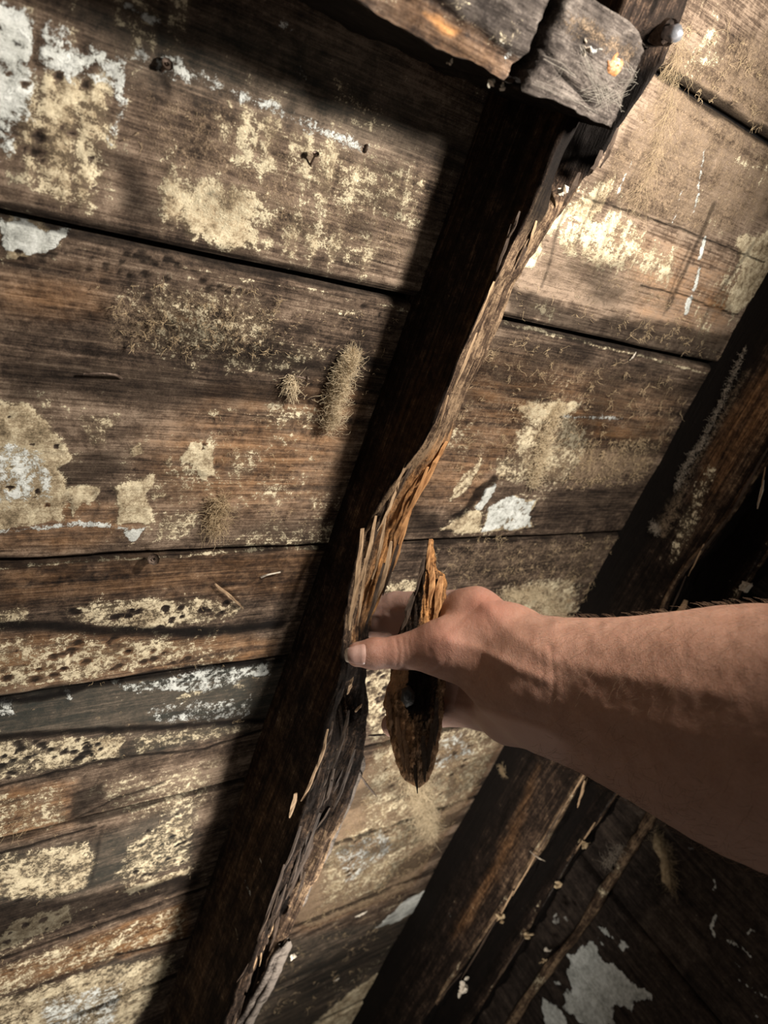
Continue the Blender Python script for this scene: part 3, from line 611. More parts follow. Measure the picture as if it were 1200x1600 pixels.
def col1(ma, mb, X, Y, Z, S, f, fib, ridge):
    front = sstep(1.0, 1.03, S) * (1 - sstep(2.1, 2.3, S))
    mb[:, 0] = .30 + .17 * sstep(-.20, -.75, Y) * (S < 1) - .08 * sstep(.2, -.1, Y) * 0
    up = sstep(-.26, -.20, Y + fib * .05) * (1 - sstep(-.005, .035, Y))
    mb[:, 0] += front * (up * .44 + .06 * sstep(-.45, -.55, Y))
    brk = sstep(-.195, -.225, Y + fib * .06) * (1 - sstep(-.40, -.44, Y + fib * .05))
    org = brk * sstep(.30, .5, f + fib * .7) * front
    mb[:, 0] += front * brk * .42
    mb[:, 1] = np.maximum(mb[:, 1], org * 1.0)
    mb[:, 0] += org * .10
    ma[:, 2] = front * np.clip(sstep(-.05 + .05 * sstep(.4, .8, f), -.01 + .05 * sstep(.4, .8, f), Y) * .95 * (1 - sstep(.085, .11, Y)), 0, 1)
    ma[:, 2] = np.maximum(ma[:, 2], front * sstep(.12, -.20, fib + .05) * .95 * sstep(-.42, -.5, Y))
    # pale weathered flank low on the right
    flank = sstep(.68, .80, f + fib * .35) * sstep(-.60, -.68, Y) * front
    mb[:, 0] += flank * .30; ma[:, 2] *= 1 - flank * .85
    mb[:, 0] += front * sstep(.15, .4, fib) * .35 * sstep(-.42, -.5, Y)
    # brown blush and scratches low on the left face
    mb[:, 1] = np.maximum(mb[:, 1], (S < 1) * sstep(.5, .75, fbm(Y * 5, Z * 22, 3, 3)) * .10)
    paint(ma, mb, Y, Z, [('white', .7, .002, [(402, 1340), (408, 1355)], .003), ('white', .7, .002, [(380, 1378), (388, 1395)], .005), ('white', .6, .002, [(298, 1517), (302, 1524)], .003),
                         ('cream', .5, .003, [(365, 1450), (372, 1475)], .004), ('white', .55, .002, [(548, 700), (556, 712)], .003)], lambda px, py: at_x(px, py, .403)[1:], 5, .004)
mid_rafter = thing('rafter', (.43, -1.0, 0), 'broken middle rafter rotted along its front, hand at its torn orange wood', 'rafter')
link('rafter_body', rafter_mesh(.405, .455, zL1, zR1, -2.5, .95, .0035, rot1, col1, 11, hollow=hollow1), M_RAFTER, mid_rafter)
def on_raf(px, py, z): return at_z(px, py, z)
for k, (a, b, za, zb, w, t, bend, m) in enumerate([
    ((566, 826), (546, 985), .056, .078, .0065, .003, .002, 'p'), ((588, 806), (556, 925), .054, .070, .0040, .003, .003, 'p'), ((575, 846), (558, 978), .058, .074, .0035, .0025, .001, 'p'),
    ((607, 778), (570, 872), .052, .062, .0035, .003, .002, 'd'), ((603, 800), (582, 905), .050, .060, .0038, .003, .003, 'p'), ((624, 752), (590, 830), .054, .060, .0030, .002, .002, 'p'),
    ((560, 872), (548, 960), .060, .074, .0028, .002, .001, 'p'), ((652, 700), (622, 770), .062, .058, .0030, .002, .001, 'd'), ((640, 712), (604, 782), .064, .058, .0026, .002, .002, 'p'),
    ((698, 690), (662, 752), .062, .057, .0045, .003, .001, 'o'), ((690, 702), (640, 800), .058, .052, .0055, .003, .001, 'o'), ((668, 730), (630, 812), .060, .056, .0045, .003, .002, 'o'),
    ((650, 762), (622, 850), .056, .054, .0050, .003, .001, 'o'), ((640, 800), (612, 893), .052, .053, .0040, .003, .001, 'o'), ((612, 846), (585, 945), .054, .058, .0050, .004, .003, 'p'),
    ((625, 838), (598, 930), .052, .055, .0040, .003, .001, 'd'), ((600, 880), (572, 975), .056, .066, .0050, .004, .002, 'd'),
    ((512, 1140), (490, 1212), .112, .114, .0035, .003, .003, 'p'), ((498, 1190), (470, 1252), .114, .116, .0030, .003, .002, 'p'), ((462, 1240), (452, 1278), .116, .118, .0050, .003, .001, 'p'),
    ((520, 1128), (505, 1180), .106, .112, .0030, .003, .002, 'd'), ((545, 1110), (520, 1200), .104, .116, .0040, .004, .003, 'd'), ((555, 1170), (520, 1265), .114, .122, .0045, .004, .002, 'd'),
    ((470, 1290), (440, 1365), .118, .122, .0040, .003, .002, 'd'), ((445, 1350), (402, 1470), .122, .125, .0045, .004, .002, 'd'), ((500, 1270), (452, 1400), .120, .124, .0045, .004, .002, 'd'),
    ((575, 1150), (603, 1148), .112, .118, .0030, .002, .000, 'd'), ((556, 1112), (566, 1100), .108, .112, .0030, .003, 0, 'p'),
    ((800, 350), (775, 425), .092, .086, .0030, .002, .001, 'd'), ((772, 440), (738, 520), .090, .086, .0024, .002, .001, 'p'), ((745, 520), (706, 612), .087, .085, .0022, .002, .001, 'p'),
    ((845, 335), (805, 420), .082, .078, .0030, .003, .001, 'd'), ((838, 345), (820, 400), .084, .080, .0022, .002, .001, 'p'), ((812, 330), (795, 372), .094, .092, .0022, .002, .001, 'd'),
    ((700, 618), (676, 690), .086, .084, .0022, .002, .001, 'p'), ((940, 235), (918, 275), .092, .086, .0050, .003, .002, 'd'), ((965, 200), (938, 262), .098, .090, .0040, .003, .001, 'd'), ((905, 270), (880, 322), .088, .080, .0040, .003, .001, 'd')]):
    sliver(on_raf(*a, za), on_raf(*b, zb), w, t, (0, 0, 1), bend, 100 + k, {'p': M_SPLINT, 'd': M_SPLINT_DARK, 'o': M_SPLINT_ORANGE}[m], mid_rafter)
# the pale lath left hanging along the lower right edge
def strip(name, pts, x, w, t, mat, parent, tone, seed, cream=0.0):
    """a long flat torn strip following photo points on the plane x"""
    P = np.array([at_x(px, py, x) for px, py in pts]); n = max(20, int(np.linalg.norm(P[-1] - P[0]) / .004)); u = np.linspace(0, 1, n)
    L = np.stack([np.interp(u, np.linspace(0, 1, len(P)), P[:, k]) for k in range(3)], 1)
    ww = w * (.65 + .7 * fbm(u * 9, u * 0, 5, seed)) * np.clip(np.minimum(u, 1 - u) * 14 + .25, 0, 1)
    sec = [(-.5, -.5), (-.5, .25), (-.2, .5), (.15, .35), (.5, .45), (.5, -.5)]
    V = np.stack([L + np.outer(ww * a, [1, 0, 0]) + np.outer(t * (b + (fbm(u * 11, u * 0 + k, 4, seed + k) - .5) * .7), [0, 0, 1]) for k, (a, b) in enumerate(sec)], 1).reshape(-1, 3)
    V[:, 2] += np.repeat((fbm(u * 6, u * 0, 4, seed + 9) - .5) * t * 1.2, 6)
    m = np.zeros((len(V), 4)); b = np.zeros((len(V), 4)); uu = np.repeat(u, 6); kk = np.tile(np.arange(6.), n)
    b[:, 0] = tone + (fbm(uu * 14, kk, 3, seed + 3) - .5) * .5; m[:, 0] = cream * sstep(.5, .72, fbm(uu * 20, kk * .5, 3, seed + 5)); m[:, 2] = .6 * sstep(.56, .7, fbm(uu * 18, kk * .5, 3, seed + 6))
    return link(name, make_mesh(name, V, grid_faces(n, 6, True)[:, ::-1], {'ma': m, 'mb': b}), mat, parent)
strip('torn_strip', [(566, 1180), (545, 1240), (520, 1305), (496, 1352), (470, 1412)], .459, .011, .007, M_BEAM, mid_rafter, 1.0, 21)
strip('torn_strip', [(452, 1470), (428, 1525), (400, 1575), (376, 1625)], .456, .012, .006, M_BEAM, mid_rafter, 1.0, 22)
strip('torn_strip', [(438, 1478), (405, 1545), (366, 1612)], .444, .008, .006, M_BEAM, mid_rafter, .8, 23)
# ragged fibres and slivers standing in the rotted lower front
rs = np.random.RandomState(44)
for k in range(90):
    y = -rs.uniform(.47, 1.25); f = rs.uniform(.02, .78); l = rs.uniform(.018, .065)
    za = zL1(y) + (zR1(y) - zL1(y)) * f - hollow1(np.array([y]), np.array([f]))[0] * .8 + rs.uniform(-.002, .003)
    p0 = np.array([.405 + .05 * f + rs.normal(0, .001), y, za]); p1 = p0 + np.array([rs.normal(0, .0025), -l, rs.uniform(-.004, .007)])
    sliver(p0, p1, rs.uniform(.0015, .0042), rs.uniform(.0015, .0035), (0, 0, 1), rs.uniform(0, .003), 1000 + k, M_SPLINT if rs.rand() < .16 else M_SPLINT_DARK, mid_rafter)

# ---- the dark rafter on the right
e2 = [at_x(px, py, .893) for px, py in [(1197, 722), (1152, 785), (1107, 850), (1055, 915), (1030, 982), (927, 1187), (833, 1340), (683, 1560)]]
r2 = [at_x(px, py, .935) for px, py in [(1225, 745), (1180, 815), (1130, 880), (1080, 950), (1040, 1010), (945, 1195), (846, 1352), (690, 1580)]]
zL2 = prof([(.6, .115)] + [(p[1], p[2]) for p in e2] + [(-2.5, .12)]); zR2 = prof([(.6, .11)] + [(p[1], p[2] - .004) for p in e2] + [(-2.5, .115)])
def rot2(Y, S): return sstep(.96, 1.03, S) * .5 + (S < 1) * sstep(.72, .95, S) * .22
def col2(ma, mb, X, Y, Z, S, f, fib, ridge):
    left = S < 1
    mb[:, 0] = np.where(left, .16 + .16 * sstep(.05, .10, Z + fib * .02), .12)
    ma[:, 2] = left * (1 - sstep(.025, .07, Z + (fbm(Y * 8, Z * 40, 3, 8) - .5) * .03)) * .9  # shading along the foot of the left face, put into the dark mask
    fr = (S >= 1)
    ma[:, 2] = np.maximum(ma[:, 2], fr * .75 * sstep(1.1, 1.25, S))
    mb[:, 0] += np.exp(-((S - 1.03) / .05) ** 2) * .45
    tr = lambda px, py: at_x(px, py, .890)[1:]
    paint(ma, mb, Y, Z, [
        ('orange', .28, .008, [(1100, 720), (1140, 640), (1210, 560), (1210, 640), (1150, 720), (1080, 800)]),
        ('tone', .30, .006, [(1050, 830), (1075, 740), (1150, 610), (1220, 500), (1220, 640), (1140, 780), (1060, 870), (1035, 888)]),
        ('cream', .46, .008, [(1040, 885), (1050, 830), (1070, 790), (1100, 720), (1118, 740), (1080, 840), (1048, 888)]),
        ('orange', .3, .006, [(1090, 800), (1120, 720), (1190, 620), (1190, 640), (1130, 760)]),
        ('fuzz', .6, .006, [(1010, 830), (1080, 720), (1160, 570), (1180, 570), (1090, 740), (1040, 850)]),
        ('tone', .10, .01, [(880, 1180), (840, 1200), (700, 1480), (720, 1490), (830, 1330)]), ('orange', .22, .008, [(840, 1200), (800, 1290), (700, 1470), (735, 1440), (800, 1330)]),
        ('white', .5, .002, [(700, 1430), (712, 1437)], .003), ('white', .5, .002, [(993, 872), (998, 868)], .003)], tr, 9, .010)
right_rafter = thing('rafter', (.91, -1.0, 0), 'dark right-hand rafter with a yellowish streak on its side, behind the arm', 'rafter')
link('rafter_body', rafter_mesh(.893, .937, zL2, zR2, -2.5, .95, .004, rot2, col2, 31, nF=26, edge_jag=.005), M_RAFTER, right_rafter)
E3 = [at_x(px, py, .953) for px, py in [(1197, 862), (1160, 917), (1125, 982), (977, 1217), (890, 1343), (733, 1597)]]
zL3 = prof([(.6, .15)] + [(p[1], p[2]) for p in E3] + [(-2.5, .15)]); zR3 = prof([(.6, .15)] + [(p[1], p[2] - .006) for p in E3] + [(-2.5, .14)])
def col3(ma, mb, X, Y, Z, S, f, fib, ridge):
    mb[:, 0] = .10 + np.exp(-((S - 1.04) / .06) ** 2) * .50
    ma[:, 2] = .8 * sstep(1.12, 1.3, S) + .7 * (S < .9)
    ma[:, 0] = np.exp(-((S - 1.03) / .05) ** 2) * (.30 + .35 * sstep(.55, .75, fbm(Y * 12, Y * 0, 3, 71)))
sister = thing('rafter', (.98, -1.0, 0), 'black sistered rafter with a chalky broken edge beside the right-hand rafter', 'rafter')
link('rafter_body', rafter_mesh(.953, 1.0, zL3, zR3, -2.5, .95, .005, rot2, col3, 41, nF=22, edge_jag=.006), M_RAFTER, sister)
def stick(name, pts, r, mat, parent, sides=8, seed=0, attrs=True):
    """a round-edged stick through points, lumpy along its length"""
    P = np.array(pts, float); n = max(12, int(np.linalg.norm(P[-1] - P[0]) / .006)); u = np.linspace(0, 1, n)
    L = np.stack([np.interp(u, np.linspace(0, 1, len(P)), P[:, c]) for c in range(3)], 1)
    rr = r * (1 + (fbm(u * 30, u * 0 + seed, 3, seed) - .5) * .7)
    L[:, 2] += (fbm(u * 14, u * 0, 3, seed + 2) - .5) * r * 1.2
    V, Fs = tubes([L], [rr], sides, 1)
    m = np.zeros((len(V), 4)); b = np.zeros((len(V), 4)); uu = np.repeat(u, sides); b[:, 0] = .72 + (fbm(uu * 25, np.tile(np.arange(sides), n) * .7, 3, seed) - .5) * .4
    m[:, 0] = sstep(.62, .8, fbm(uu * 18, uu * 0, 3, seed + 5)) * .6
    return link(name, make_mesh(name, V, Fs, {'ma': m, 'mb': b}), mat, parent)
pole = thing('batten', (1.03, -1.2, .16), 'long thin bare batten running down in front of the dark patched side wall', 'batten')
stick('batten_body', [at_x(px, py, 1.02) for px, py in [(1100, 1130), (1035, 1240), (1000, 1300), (933, 1410), (800, 1597), (770, 1640)]], .0085, M_RAFTER, pole, 7, 3)
# ragged lit arrises of the right-hand pair
strip('edge_strip', [(1204, 712), (1152, 785), (1107, 850), (1055, 915), (1026, 990)], .896, .009, .007, M_RAFTER, right_rafter, .70, 61, .3)
strip('edge_strip', [(932, 1180), (880, 1262), (833, 1340), (790, 1405), (735, 1490), (680, 1566)], .896, .008, .007, M_RAFTER, right_rafter, .78, 62, .5)
strip('edge_strip', [(1202, 855), (1160, 917), (1118, 992)], .957, .007, .007, M_RAFTER, sister, .62, 63, .4)
strip('edge_strip', [(985, 1205), (935, 1280), (890, 1343), (840, 1420), (790, 1510), (730, 1602)], .957, .007, .006, M_RAFTER, sister, .66, 64, .45)
# split slivers standing along the edges of the right-hand pair
for k, (a, b, x, w, m, par) in enumerate([((1200, 700), (1130, 822), .890, .007, 'd', right_rafter), ((1196, 730), (1183, 795), .890, .003, 'p', right_rafter), ((1135, 812), (1060, 905), .889, .006, 'd', right_rafter),
    ((1100, 850), (1075, 900), .888, .004, 'p', right_rafter), ((1072, 900), (1034, 985), .888, .004, 'd', right_rafter), ((1068, 942), (1040, 990), .900, .006, 'p', right_rafter),
    ((926, 1188), (880, 1262), .889, .004, 'p', right_rafter), ((918, 1215), (902, 1258), .905, .003, 'p', right_rafter), ((882, 1258), (838, 1334), .889, .004, 'd', right_rafter), ((836, 1338), (800, 1400), .888, .0045, 'p', right_rafter),
    ((802, 1392), (776, 1440), .888, .004, 'p', right_rafter), ((774, 1440), (720, 1530), .888, .005, 'd', right_rafter), ((722, 1520), (684, 1562), .888, .004, 'd', right_rafter),
    ((975, 1218), (932, 1282), .950, .005, 'w', sister), ((930, 1285), (900, 1328), .950, .004, 'p', sister), ((896, 1335), (845, 1420), .950, .004, 'w', sister), ((820, 1465), (770, 1540), .950, .005, 'd', sister), ((1190, 862), (1165, 905), .950, .006, 'w', sister), ((1160, 920), (1122, 985), .950, .006, 'd', sister)]):
    sliver(at_x(*a, x), at_x(*b, x), w * .6, w * .4, (-.6, 0, .8), .001, 300 + k, {'p': M_SPLINT, 'd': M_SPLINT_DARK, 'w': M_BEAM}[m], par)

# ---- the side wall beyond the rafters: dark boards standing away from the roof
wall = thing('wall_right', (1.08, -1, 0), 'dark boarded side wall at lower right with flaking grey-white paint patches', None, None, 'structure')
WST = [('white', .95, .004, [(888, 1492), (905, 1476), (925, 1472), (945, 1500), (962, 1505), (985, 1535), (1012, 1548), (1015, 1562), (985, 1562), (990, 1580), (960, 1575), (955, 1600), (930, 1620), (900, 1592), (878, 1580), (880, 1555), (892, 1540), (885, 1515)]),
       ('white', .9, .003, [(845, 1562), (858, 1560), (882, 1592), (885, 1620), (850, 1615)]), ('white', .85, .002, [(930, 1448), (945, 1450), (960, 1462), (952, 1465)]), ('white', .8, .002, [(968, 1466), (980, 1482), (976, 1488), (966, 1478)]),
       ('white', .8, .002, [(930, 1466), (938, 1470), (934, 1475)]), ('white', .8, .002, [(1112, 1370), (1118, 1385), (1112, 1392)], .004), ('white', .8, .002, [(1118, 1430), (1108, 1450), (1114, 1465)], .005), ('white', .7, .003, [(1135, 1470), (1160, 1485), (1172, 1498)], .006),
       ('white', .7, .002, [(1140, 1520), (1165, 1540), (1195, 1562)], .004), ('white', .7, .002, [(1075, 1325), (1082, 1332)], .004), ('white', .6, .002, [(1150, 1505), (1155, 1512)], .006), ('white', .6, .002, [(1172, 1582), (1180, 1590)], .005),
       ('white', .7, .002, [(1166, 1460), (1180, 1455)], .005), ('tone', .3, .004, [(985, 1450), (1060, 1530), (1110, 1490), (1040, 1400)]), ('white', .7, .002, [(866, 1535), (874, 1540)], .006)]
WST = [(c, v, f, p, *r) for c, v, f, p, *r in WST]
wb = [(-.10, .95), (-.40, -.104), (-.66, -.404), (-.976, -.664), (-1.16, -.982), (-1.45, -1.164), (-1.80, -1.455), (-2.5, -1.805)]
for i, (y0, y1) in enumerate(wb):
    st = .004 if y1 < -.3 and y0 > -1.9 else .02
    ysw = np.concatenate([[y0], np.linspace(y0, y1, max(6, int((y1 - y0) / st))), [y1]]); zs = np.arange(-.01, .95, .004 if st < .01 else .02)
    YY, ZZ = np.meshgrid(ysw, zs, indexing='ij'); Y = YY.ravel(); Z = ZZ.ravel()
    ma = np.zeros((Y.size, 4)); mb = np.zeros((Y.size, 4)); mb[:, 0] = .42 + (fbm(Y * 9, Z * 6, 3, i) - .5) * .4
    paint(ma, mb, Y, Z, WST, lambda px, py: at_x(px, py, 1.08)[1:], 300, .022)
    X = 1.08 + (i % 2) * .004 - (fbm(Y * 160, Z * 8, 3, i + 4) - .5) * .002 - sstep(.4, .6, ma[:, 1]) * .0012
    e = np.minimum(Y - y0, y1 - Y); X += .006 * (1 - sstep(0, .004, e)); X = X.reshape(YY.shape); X[0] = 1.1; X[-1] = 1.1
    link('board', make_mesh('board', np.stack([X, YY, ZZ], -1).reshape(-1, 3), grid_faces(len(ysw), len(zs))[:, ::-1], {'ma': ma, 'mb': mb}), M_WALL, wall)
link('gap_backing', make_mesh('gap_backing', [(1.105, -2.5, -.02), (1.105, .98, -.02), (1.105, .98, .95), (1.105, -2.5, .95)], [(0, 1, 2, 3)]), M_BLACK, wall)  # same added black sheet, painted shade behind the wall joints

# ---- the short cross beam at the top, butted to the middle rafter
beam = thing('cross_beam', (.2, .08, .08), 'weathered grey cross beam end with cracks and a cobweb, butting the rafter above', 'beam')
nx, npf = 280, 70
xb = np.concatenate([np.linspace(-.62, -.1, 30, endpoint=False), np.linspace(-.1, .418, nx - 30)])
s = np.linspace(0, 4, npf * 4, endpoint=False)
S, Xb = np.meshgrid(s, xb, indexing='xy'); S = S.ravel(); Xb = Xb.ravel()
yl = .049 + (fbm(Xb * 30, Xb * 0, 4, 81) - .5) * .006; yh = .104 + (fbm(Xb * 30, Xb * 0 + 5, 4, 82) - .5) * .004 - .004 * sstep(.39, .418, Xb)
zb, zt = .030, .1235
q = S % 1
Yb = np.select([S < 1, S < 2, S < 3], [yl, yl + (yh - yl) * q, yh], yh + (yl - yh) * q)
Zb = np.select([S < 1, S < 2, S < 3], [zb + (zt - zb) * q, zt + q * 0, zt + (zb - zt) * q], zb + q * 0)
fr = ((S >= 1) & (S <= 2))
rel = (fbm(Xb * 22, Yb * 190 + Zb * 190, 4, 83) - .5) * .0028 + (fbm(Xb * 110, Yb * 160, 4, 84) - .5) * .0040
step = sstep(.34, .22, q + (fbm(Xb * 26, Xb * 0, 4, 85) - .5) * .22) * (1 - sstep(.322, .33, Xb)) * .006
cx = .3285 + (Yb - .05) * .10 + (fbm(Yb * 90, Yb * 0, 3, 86) - .5) * .006
crack = np.exp(-((Xb - cx) / .0032) ** 2) * .026
crack2 = np.exp(-((Yb - .072 - (Xb - .33) * -.25 - (fbm(Xb * 60, Xb * 0, 3, 87) - .5) * .004) / .0012) ** 2) * .004 * sstep(.33, .34, Xb) * (1 - sstep(.385, .40, Xb))
Zb = Zb + fr * (rel - step - crack - crack2)
Yb = Yb + (S < 1) * (rel * .6 + crack * .2) - ((S >= 2) & (S < 3)) * rel * .4
endf = sstep(.40, .418, Xb); Yb = Yb + (.0765 - Yb) * endf * .06; Zb = Zb - fr * endf * .004
ma = np.zeros((S.size, 4)); mb = np.zeros((S.size, 4))
mb[:, 0] = .60 + (fbm(Xb * 30, Yb * 60, 3, 88) - .5) * .3
mb[:, 1] = fr * sstep(.002, .005, step) * .16
ma[:, 2] = np.maximum(np.clip(crack * 80, 0, 1), (S < 1) * .85); ma[:, 2] = np.maximum(ma[:, 2], crack2 * 200)  # the beam's lower face also gets its shade from the dark mask
mb[:, 0] -= sstep(.002, .005, step) * .05
paint(ma, mb, Xb, Yb, [('fuzz', .55, .01, [(900, 0), (1010, 70), (985, 120), (850, 40)]), ('white', .62, .004, [(904, 70), (918, 68), (935, 82), (925, 92), (908, 84)]),
      ('cream', .52, .004, [(990, 100), (1000, 95), (985, 118)]), ('orange', .95, .003, [(672, 22), (700, 25), (728, 45), (715, 55), (690, 40)]), ('white', .7, .002, [(732, 58), (738, 56)], .004),
      ('white', .45, .01, [(800, 60), (818, 80), (800, 100), (760, 60)]), ('cream', .4, .02, [(560, -20), (700, 0), (810, 40), (800, 90), (700, 40)])], lambda px, py: at_z(px, py, .1225)[:2], 77, .006)
V = np.stack([Xb, Yb, Zb], -1); Fb = grid_faces(nx, len(s), True)
ce = len(V); V = np.concatenate([V, [[.418, .076, .08], [-.62, .076, .08]]])
Fl = Fb.tolist() + [[(nx - 1) * len(s) + i, (nx - 1) * len(s) + (i + 1) % len(s), ce] for i in range(len(s))]
ma = np.concatenate([ma, [[0, 0, .6, 0]] * 2]); mb = np.concatenate([mb, [[.4, 0, 0, 0]] * 2])
link('beam_body', make_mesh('beam_body', V, Fl, {'ma': np.clip(ma, 0, 1), 'mb': mb}), M_BEAM, beam)
# orange resinous knot on its end
kc = at_z(958, 101, .1225); kv = []; kf = []
for r in range(6):
    for a in range(14):
        rr = .0078 * (r / 5) * (1 + .18 * math.sin(a * 2.4 + r)); kv.append((kc[0] + rr * math.cos(a * math.tau / 14), kc[1] + rr * .85 * math.sin(a * math.tau / 14), kc[2] + .004 * (1 - (r / 5) ** 2) + .0012 * math.sin(r * 3 + a * 1.9) - (.003 if r == 5 else 0)))
kf = grid_faces(6, 14, True)[:, ::-1]
M_KNOT = plain_material('amber_knot', (.10, .035, .010), (.55, .25, .09), 420, .35, .8, 0, (1, 1, 1), .5)
link('knot', make_mesh('knot', kv, kf), M_KNOT, beam)
# ------------------------------------------------------------------ the torn piece of wood in the hand
rows = [(842, 671, 675, 673), (855, 667.5, 678, 672), (870, 664, 680.5, 670), (884, 659.5, 683, 667), (891, 657, 686, 666), (897, 655.5, 695, 665), (905, 653.5, 697.5, 664), (920, 649, 698.5, 662), (945, 640, 697, 659), (970, 630, 693, 656),
        (990, 624, 691, 654), (1020, 617, 693, 645), (1050, 611, 696, 640), (1080, 604, 696.5, 636), (1100, 600.5, 695, 634), (1130, 603, 693, 644), (1160, 609, 688, 648), (1190, 617, 682, 650), (1208, 626, 677, 652), (1219, 634, 671, 653), (1226, 643, 663, 654), (1231, 651, 656, 653)]
rw = np.array(rows, float); DC = 0.700
ty = np.linspace(842, 1231, 190); nv = 64
Lp = np.interp(ty, rw[:, 0], rw[:, 1]); Rp = np.interp(ty, rw[:, 0], rw[:, 2]); Mp = np.interp(ty, rw[:, 0], rw[:, 3])
Lp = Lp + (fbm(ty * .06, ty * 0, 4, 201, .6) - .5) * 7; Rp = Rp + (fbm(ty * .07, ty * 0 + 3, 4, 202, .6) - .5) * 7
v = np.linspace(0, 1, nv, endpoint=False)
TY, VV = np.meshgrid(ty, v, indexing='ij')
wd = (Rp - Lp)[:, None]
front = VV < .6
q = np.where(front, VV / .6, 1 - (VV - .6) / .4)
px = Lp[:, None] + wd * q
m = ((Mp - Lp) / np.maximum(Rp - Lp, 1))[:, None]
prof_f = np.where(q < m, q / np.maximum(m, .05), (1 - q) / np.maximum(1 - m, .05))
thick = np.clip(wd / 90, .06, 1)
fibn = fbm(px * .30, TY * .022, 4, 205, .6) - .5; fibf = fbm(px * .9, TY * .05, 2, 206) - .5
dep = np.where(front, DC - np.where(TY < 1000, .018, .011) * thick * np.clip(prof_f, 0, 1) ** .7 - (fibn * .014 + fibf * .004) * thick * np.sin(np.pi * np.clip(q, .02, .98)) ** .4, DC + .016 * thick * np.sin(np.pi * q) + fibn * .006 * thick)
low = TY > 1010
kn = np.exp(-(((px - 637) / 11) ** 2 + ((TY - 1088) / 15) ** 2) ** 1.5); kring = np.exp(-((np.hypot((px - 637) / 12.5, (TY - 1088) / 16) - 1) / .12) ** 2)
dep = dep - kn * .006 * front + kring * .003 * front
# each row swings slightly along the line of sight so that the piece leans into the palm
dep = dep + (TY - 1030) * .00004
P = np.empty(TY.shape + (3,))
P[..., 0] = (px - 600) / F * dep; P[..., 1] = (800 - TY) / F * dep; P[..., 2] = -dep
PR = P @ B3.T + EYE
N_ = TY.size; ma = np.zeros((N_, 4)); mb = np.zeros((N_, 4))
q1 = q.ravel(); T1 = TY.ravel(); fr1 = front.ravel(); px1 = px.ravel(); fb1 = fibn.ravel()
mm = np.repeat(m.ravel(), nv)
old_up = (q1 < mm + fb1 * .15); old_lo = (q1 > mm + fb1 * .35)
bl = sstep(1000, 1020, T1)
raw = np.where(T1 < 1010, ~old_up, ~old_lo | (q1 < .30)) & fr1
mb[:, 0] = np.where(raw, .62, np.where(T1 > 1010, .50, .24)); mb[:, 1] = np.where(raw, np.where(T1 < 1010, 1.0, .42), 0)
mb[:, 0] += np.where(raw & (T1 > 1010), .30, 0) + np.where((T1 > 1010) & (q1 > .85) & fr1, .35, 0) + (old_lo & (T1 > 1110) & fr1) * .22
ma[:, 2] = np.where(fr1 & ~raw & (T1 > 1010) & (T1 < 1125 + fb1 * 60) & (px1 < 672), .9, np.where(raw, 0, .2))
me = make_mesh('fragment_body', PR.reshape(-1, 3), grid_faces(len(ty), nv, True)[:, ::-1], {'ma': ma, 'mb': mb})
frag = thing('wood_fragment', at_d(650, 1050, DC), 'pointed torn piece of rotten wood held upright between thumb and fingers', 'wood fragment')
link('fragment_body', me, M_CHUNK, frag)
M_CHAR = plain_material('black_knot', (.006, .005, .004), (.025, .022, .019), 300, .55, .8, 0, (1, 1, 1), .5)
kc = at_d(637, 1088, DC - .0225); kv = []
ez = EYE - kc; ez /= np.linalg.norm(ez); ex = B3[:, 0]; ex = ex - ez * (ex @ ez); ex /= np.linalg.norm(ex); ey = np.cross(ez, ex)
for r in range(7):
    for a in range(18):
        t = r / 6; rr = .0078 * t * (1 + .10 * math.sin(a * 2.1 + r)); th = a * math.tau / 18
        kv.append(kc + ex * rr * math.cos(th) * .8 + ey * rr * 1.2 * math.sin(th) + ez * (.0022 * (1 - t ** 2) + .0010 * math.sin(r * 2.3) - (.003 if r == 6 else 0)))
link('knot', make_mesh('knot', kv, grid_faces(7, 18, True)), M_CHAR, frag)
for k, (a, b, d, w, m_) in enumerate([((672, 842), (666, 905), .690, .004, 'o'), ((690, 900), (680, 970), .684, .006, 'o'), ((676, 885), (672, 950), .683, .005, 'o'), ((648, 925), (628, 985), .690, .005, 'd'), ((663, 870), (650, 930), .688, .004, 'd'),
        ((648, 1195), (652, 1240), .692, .003, 'd'), ((660, 1150), (664, 1222), .690, .005, 'd'), ((676, 1130), (668, 1205), .691, .005, 'd'), ((684, 1090), (680, 1165), .691, .005, 'd'), ((620, 1120), (632, 1205), .690, .005, 'b'), ((630, 1140), (640, 1215), .688, .004, 'b'), ((606, 1080), (612, 1150), .695, .004, 'b')]):
    sliver(at_d(*a, d), at_d(*b, d), w, w * .5, tuple(-B3[:, 2] * -1), .001, 500 + k, {'o': M_SPLINT_ORANGE, 'd': M_SPLINT_DARK, 'b': plain_material('brown_splinter', (.10, .05, .025), (.28, .16, .085), 260, .8, .6, 0, (1, .15, 1))}[m_], frag)

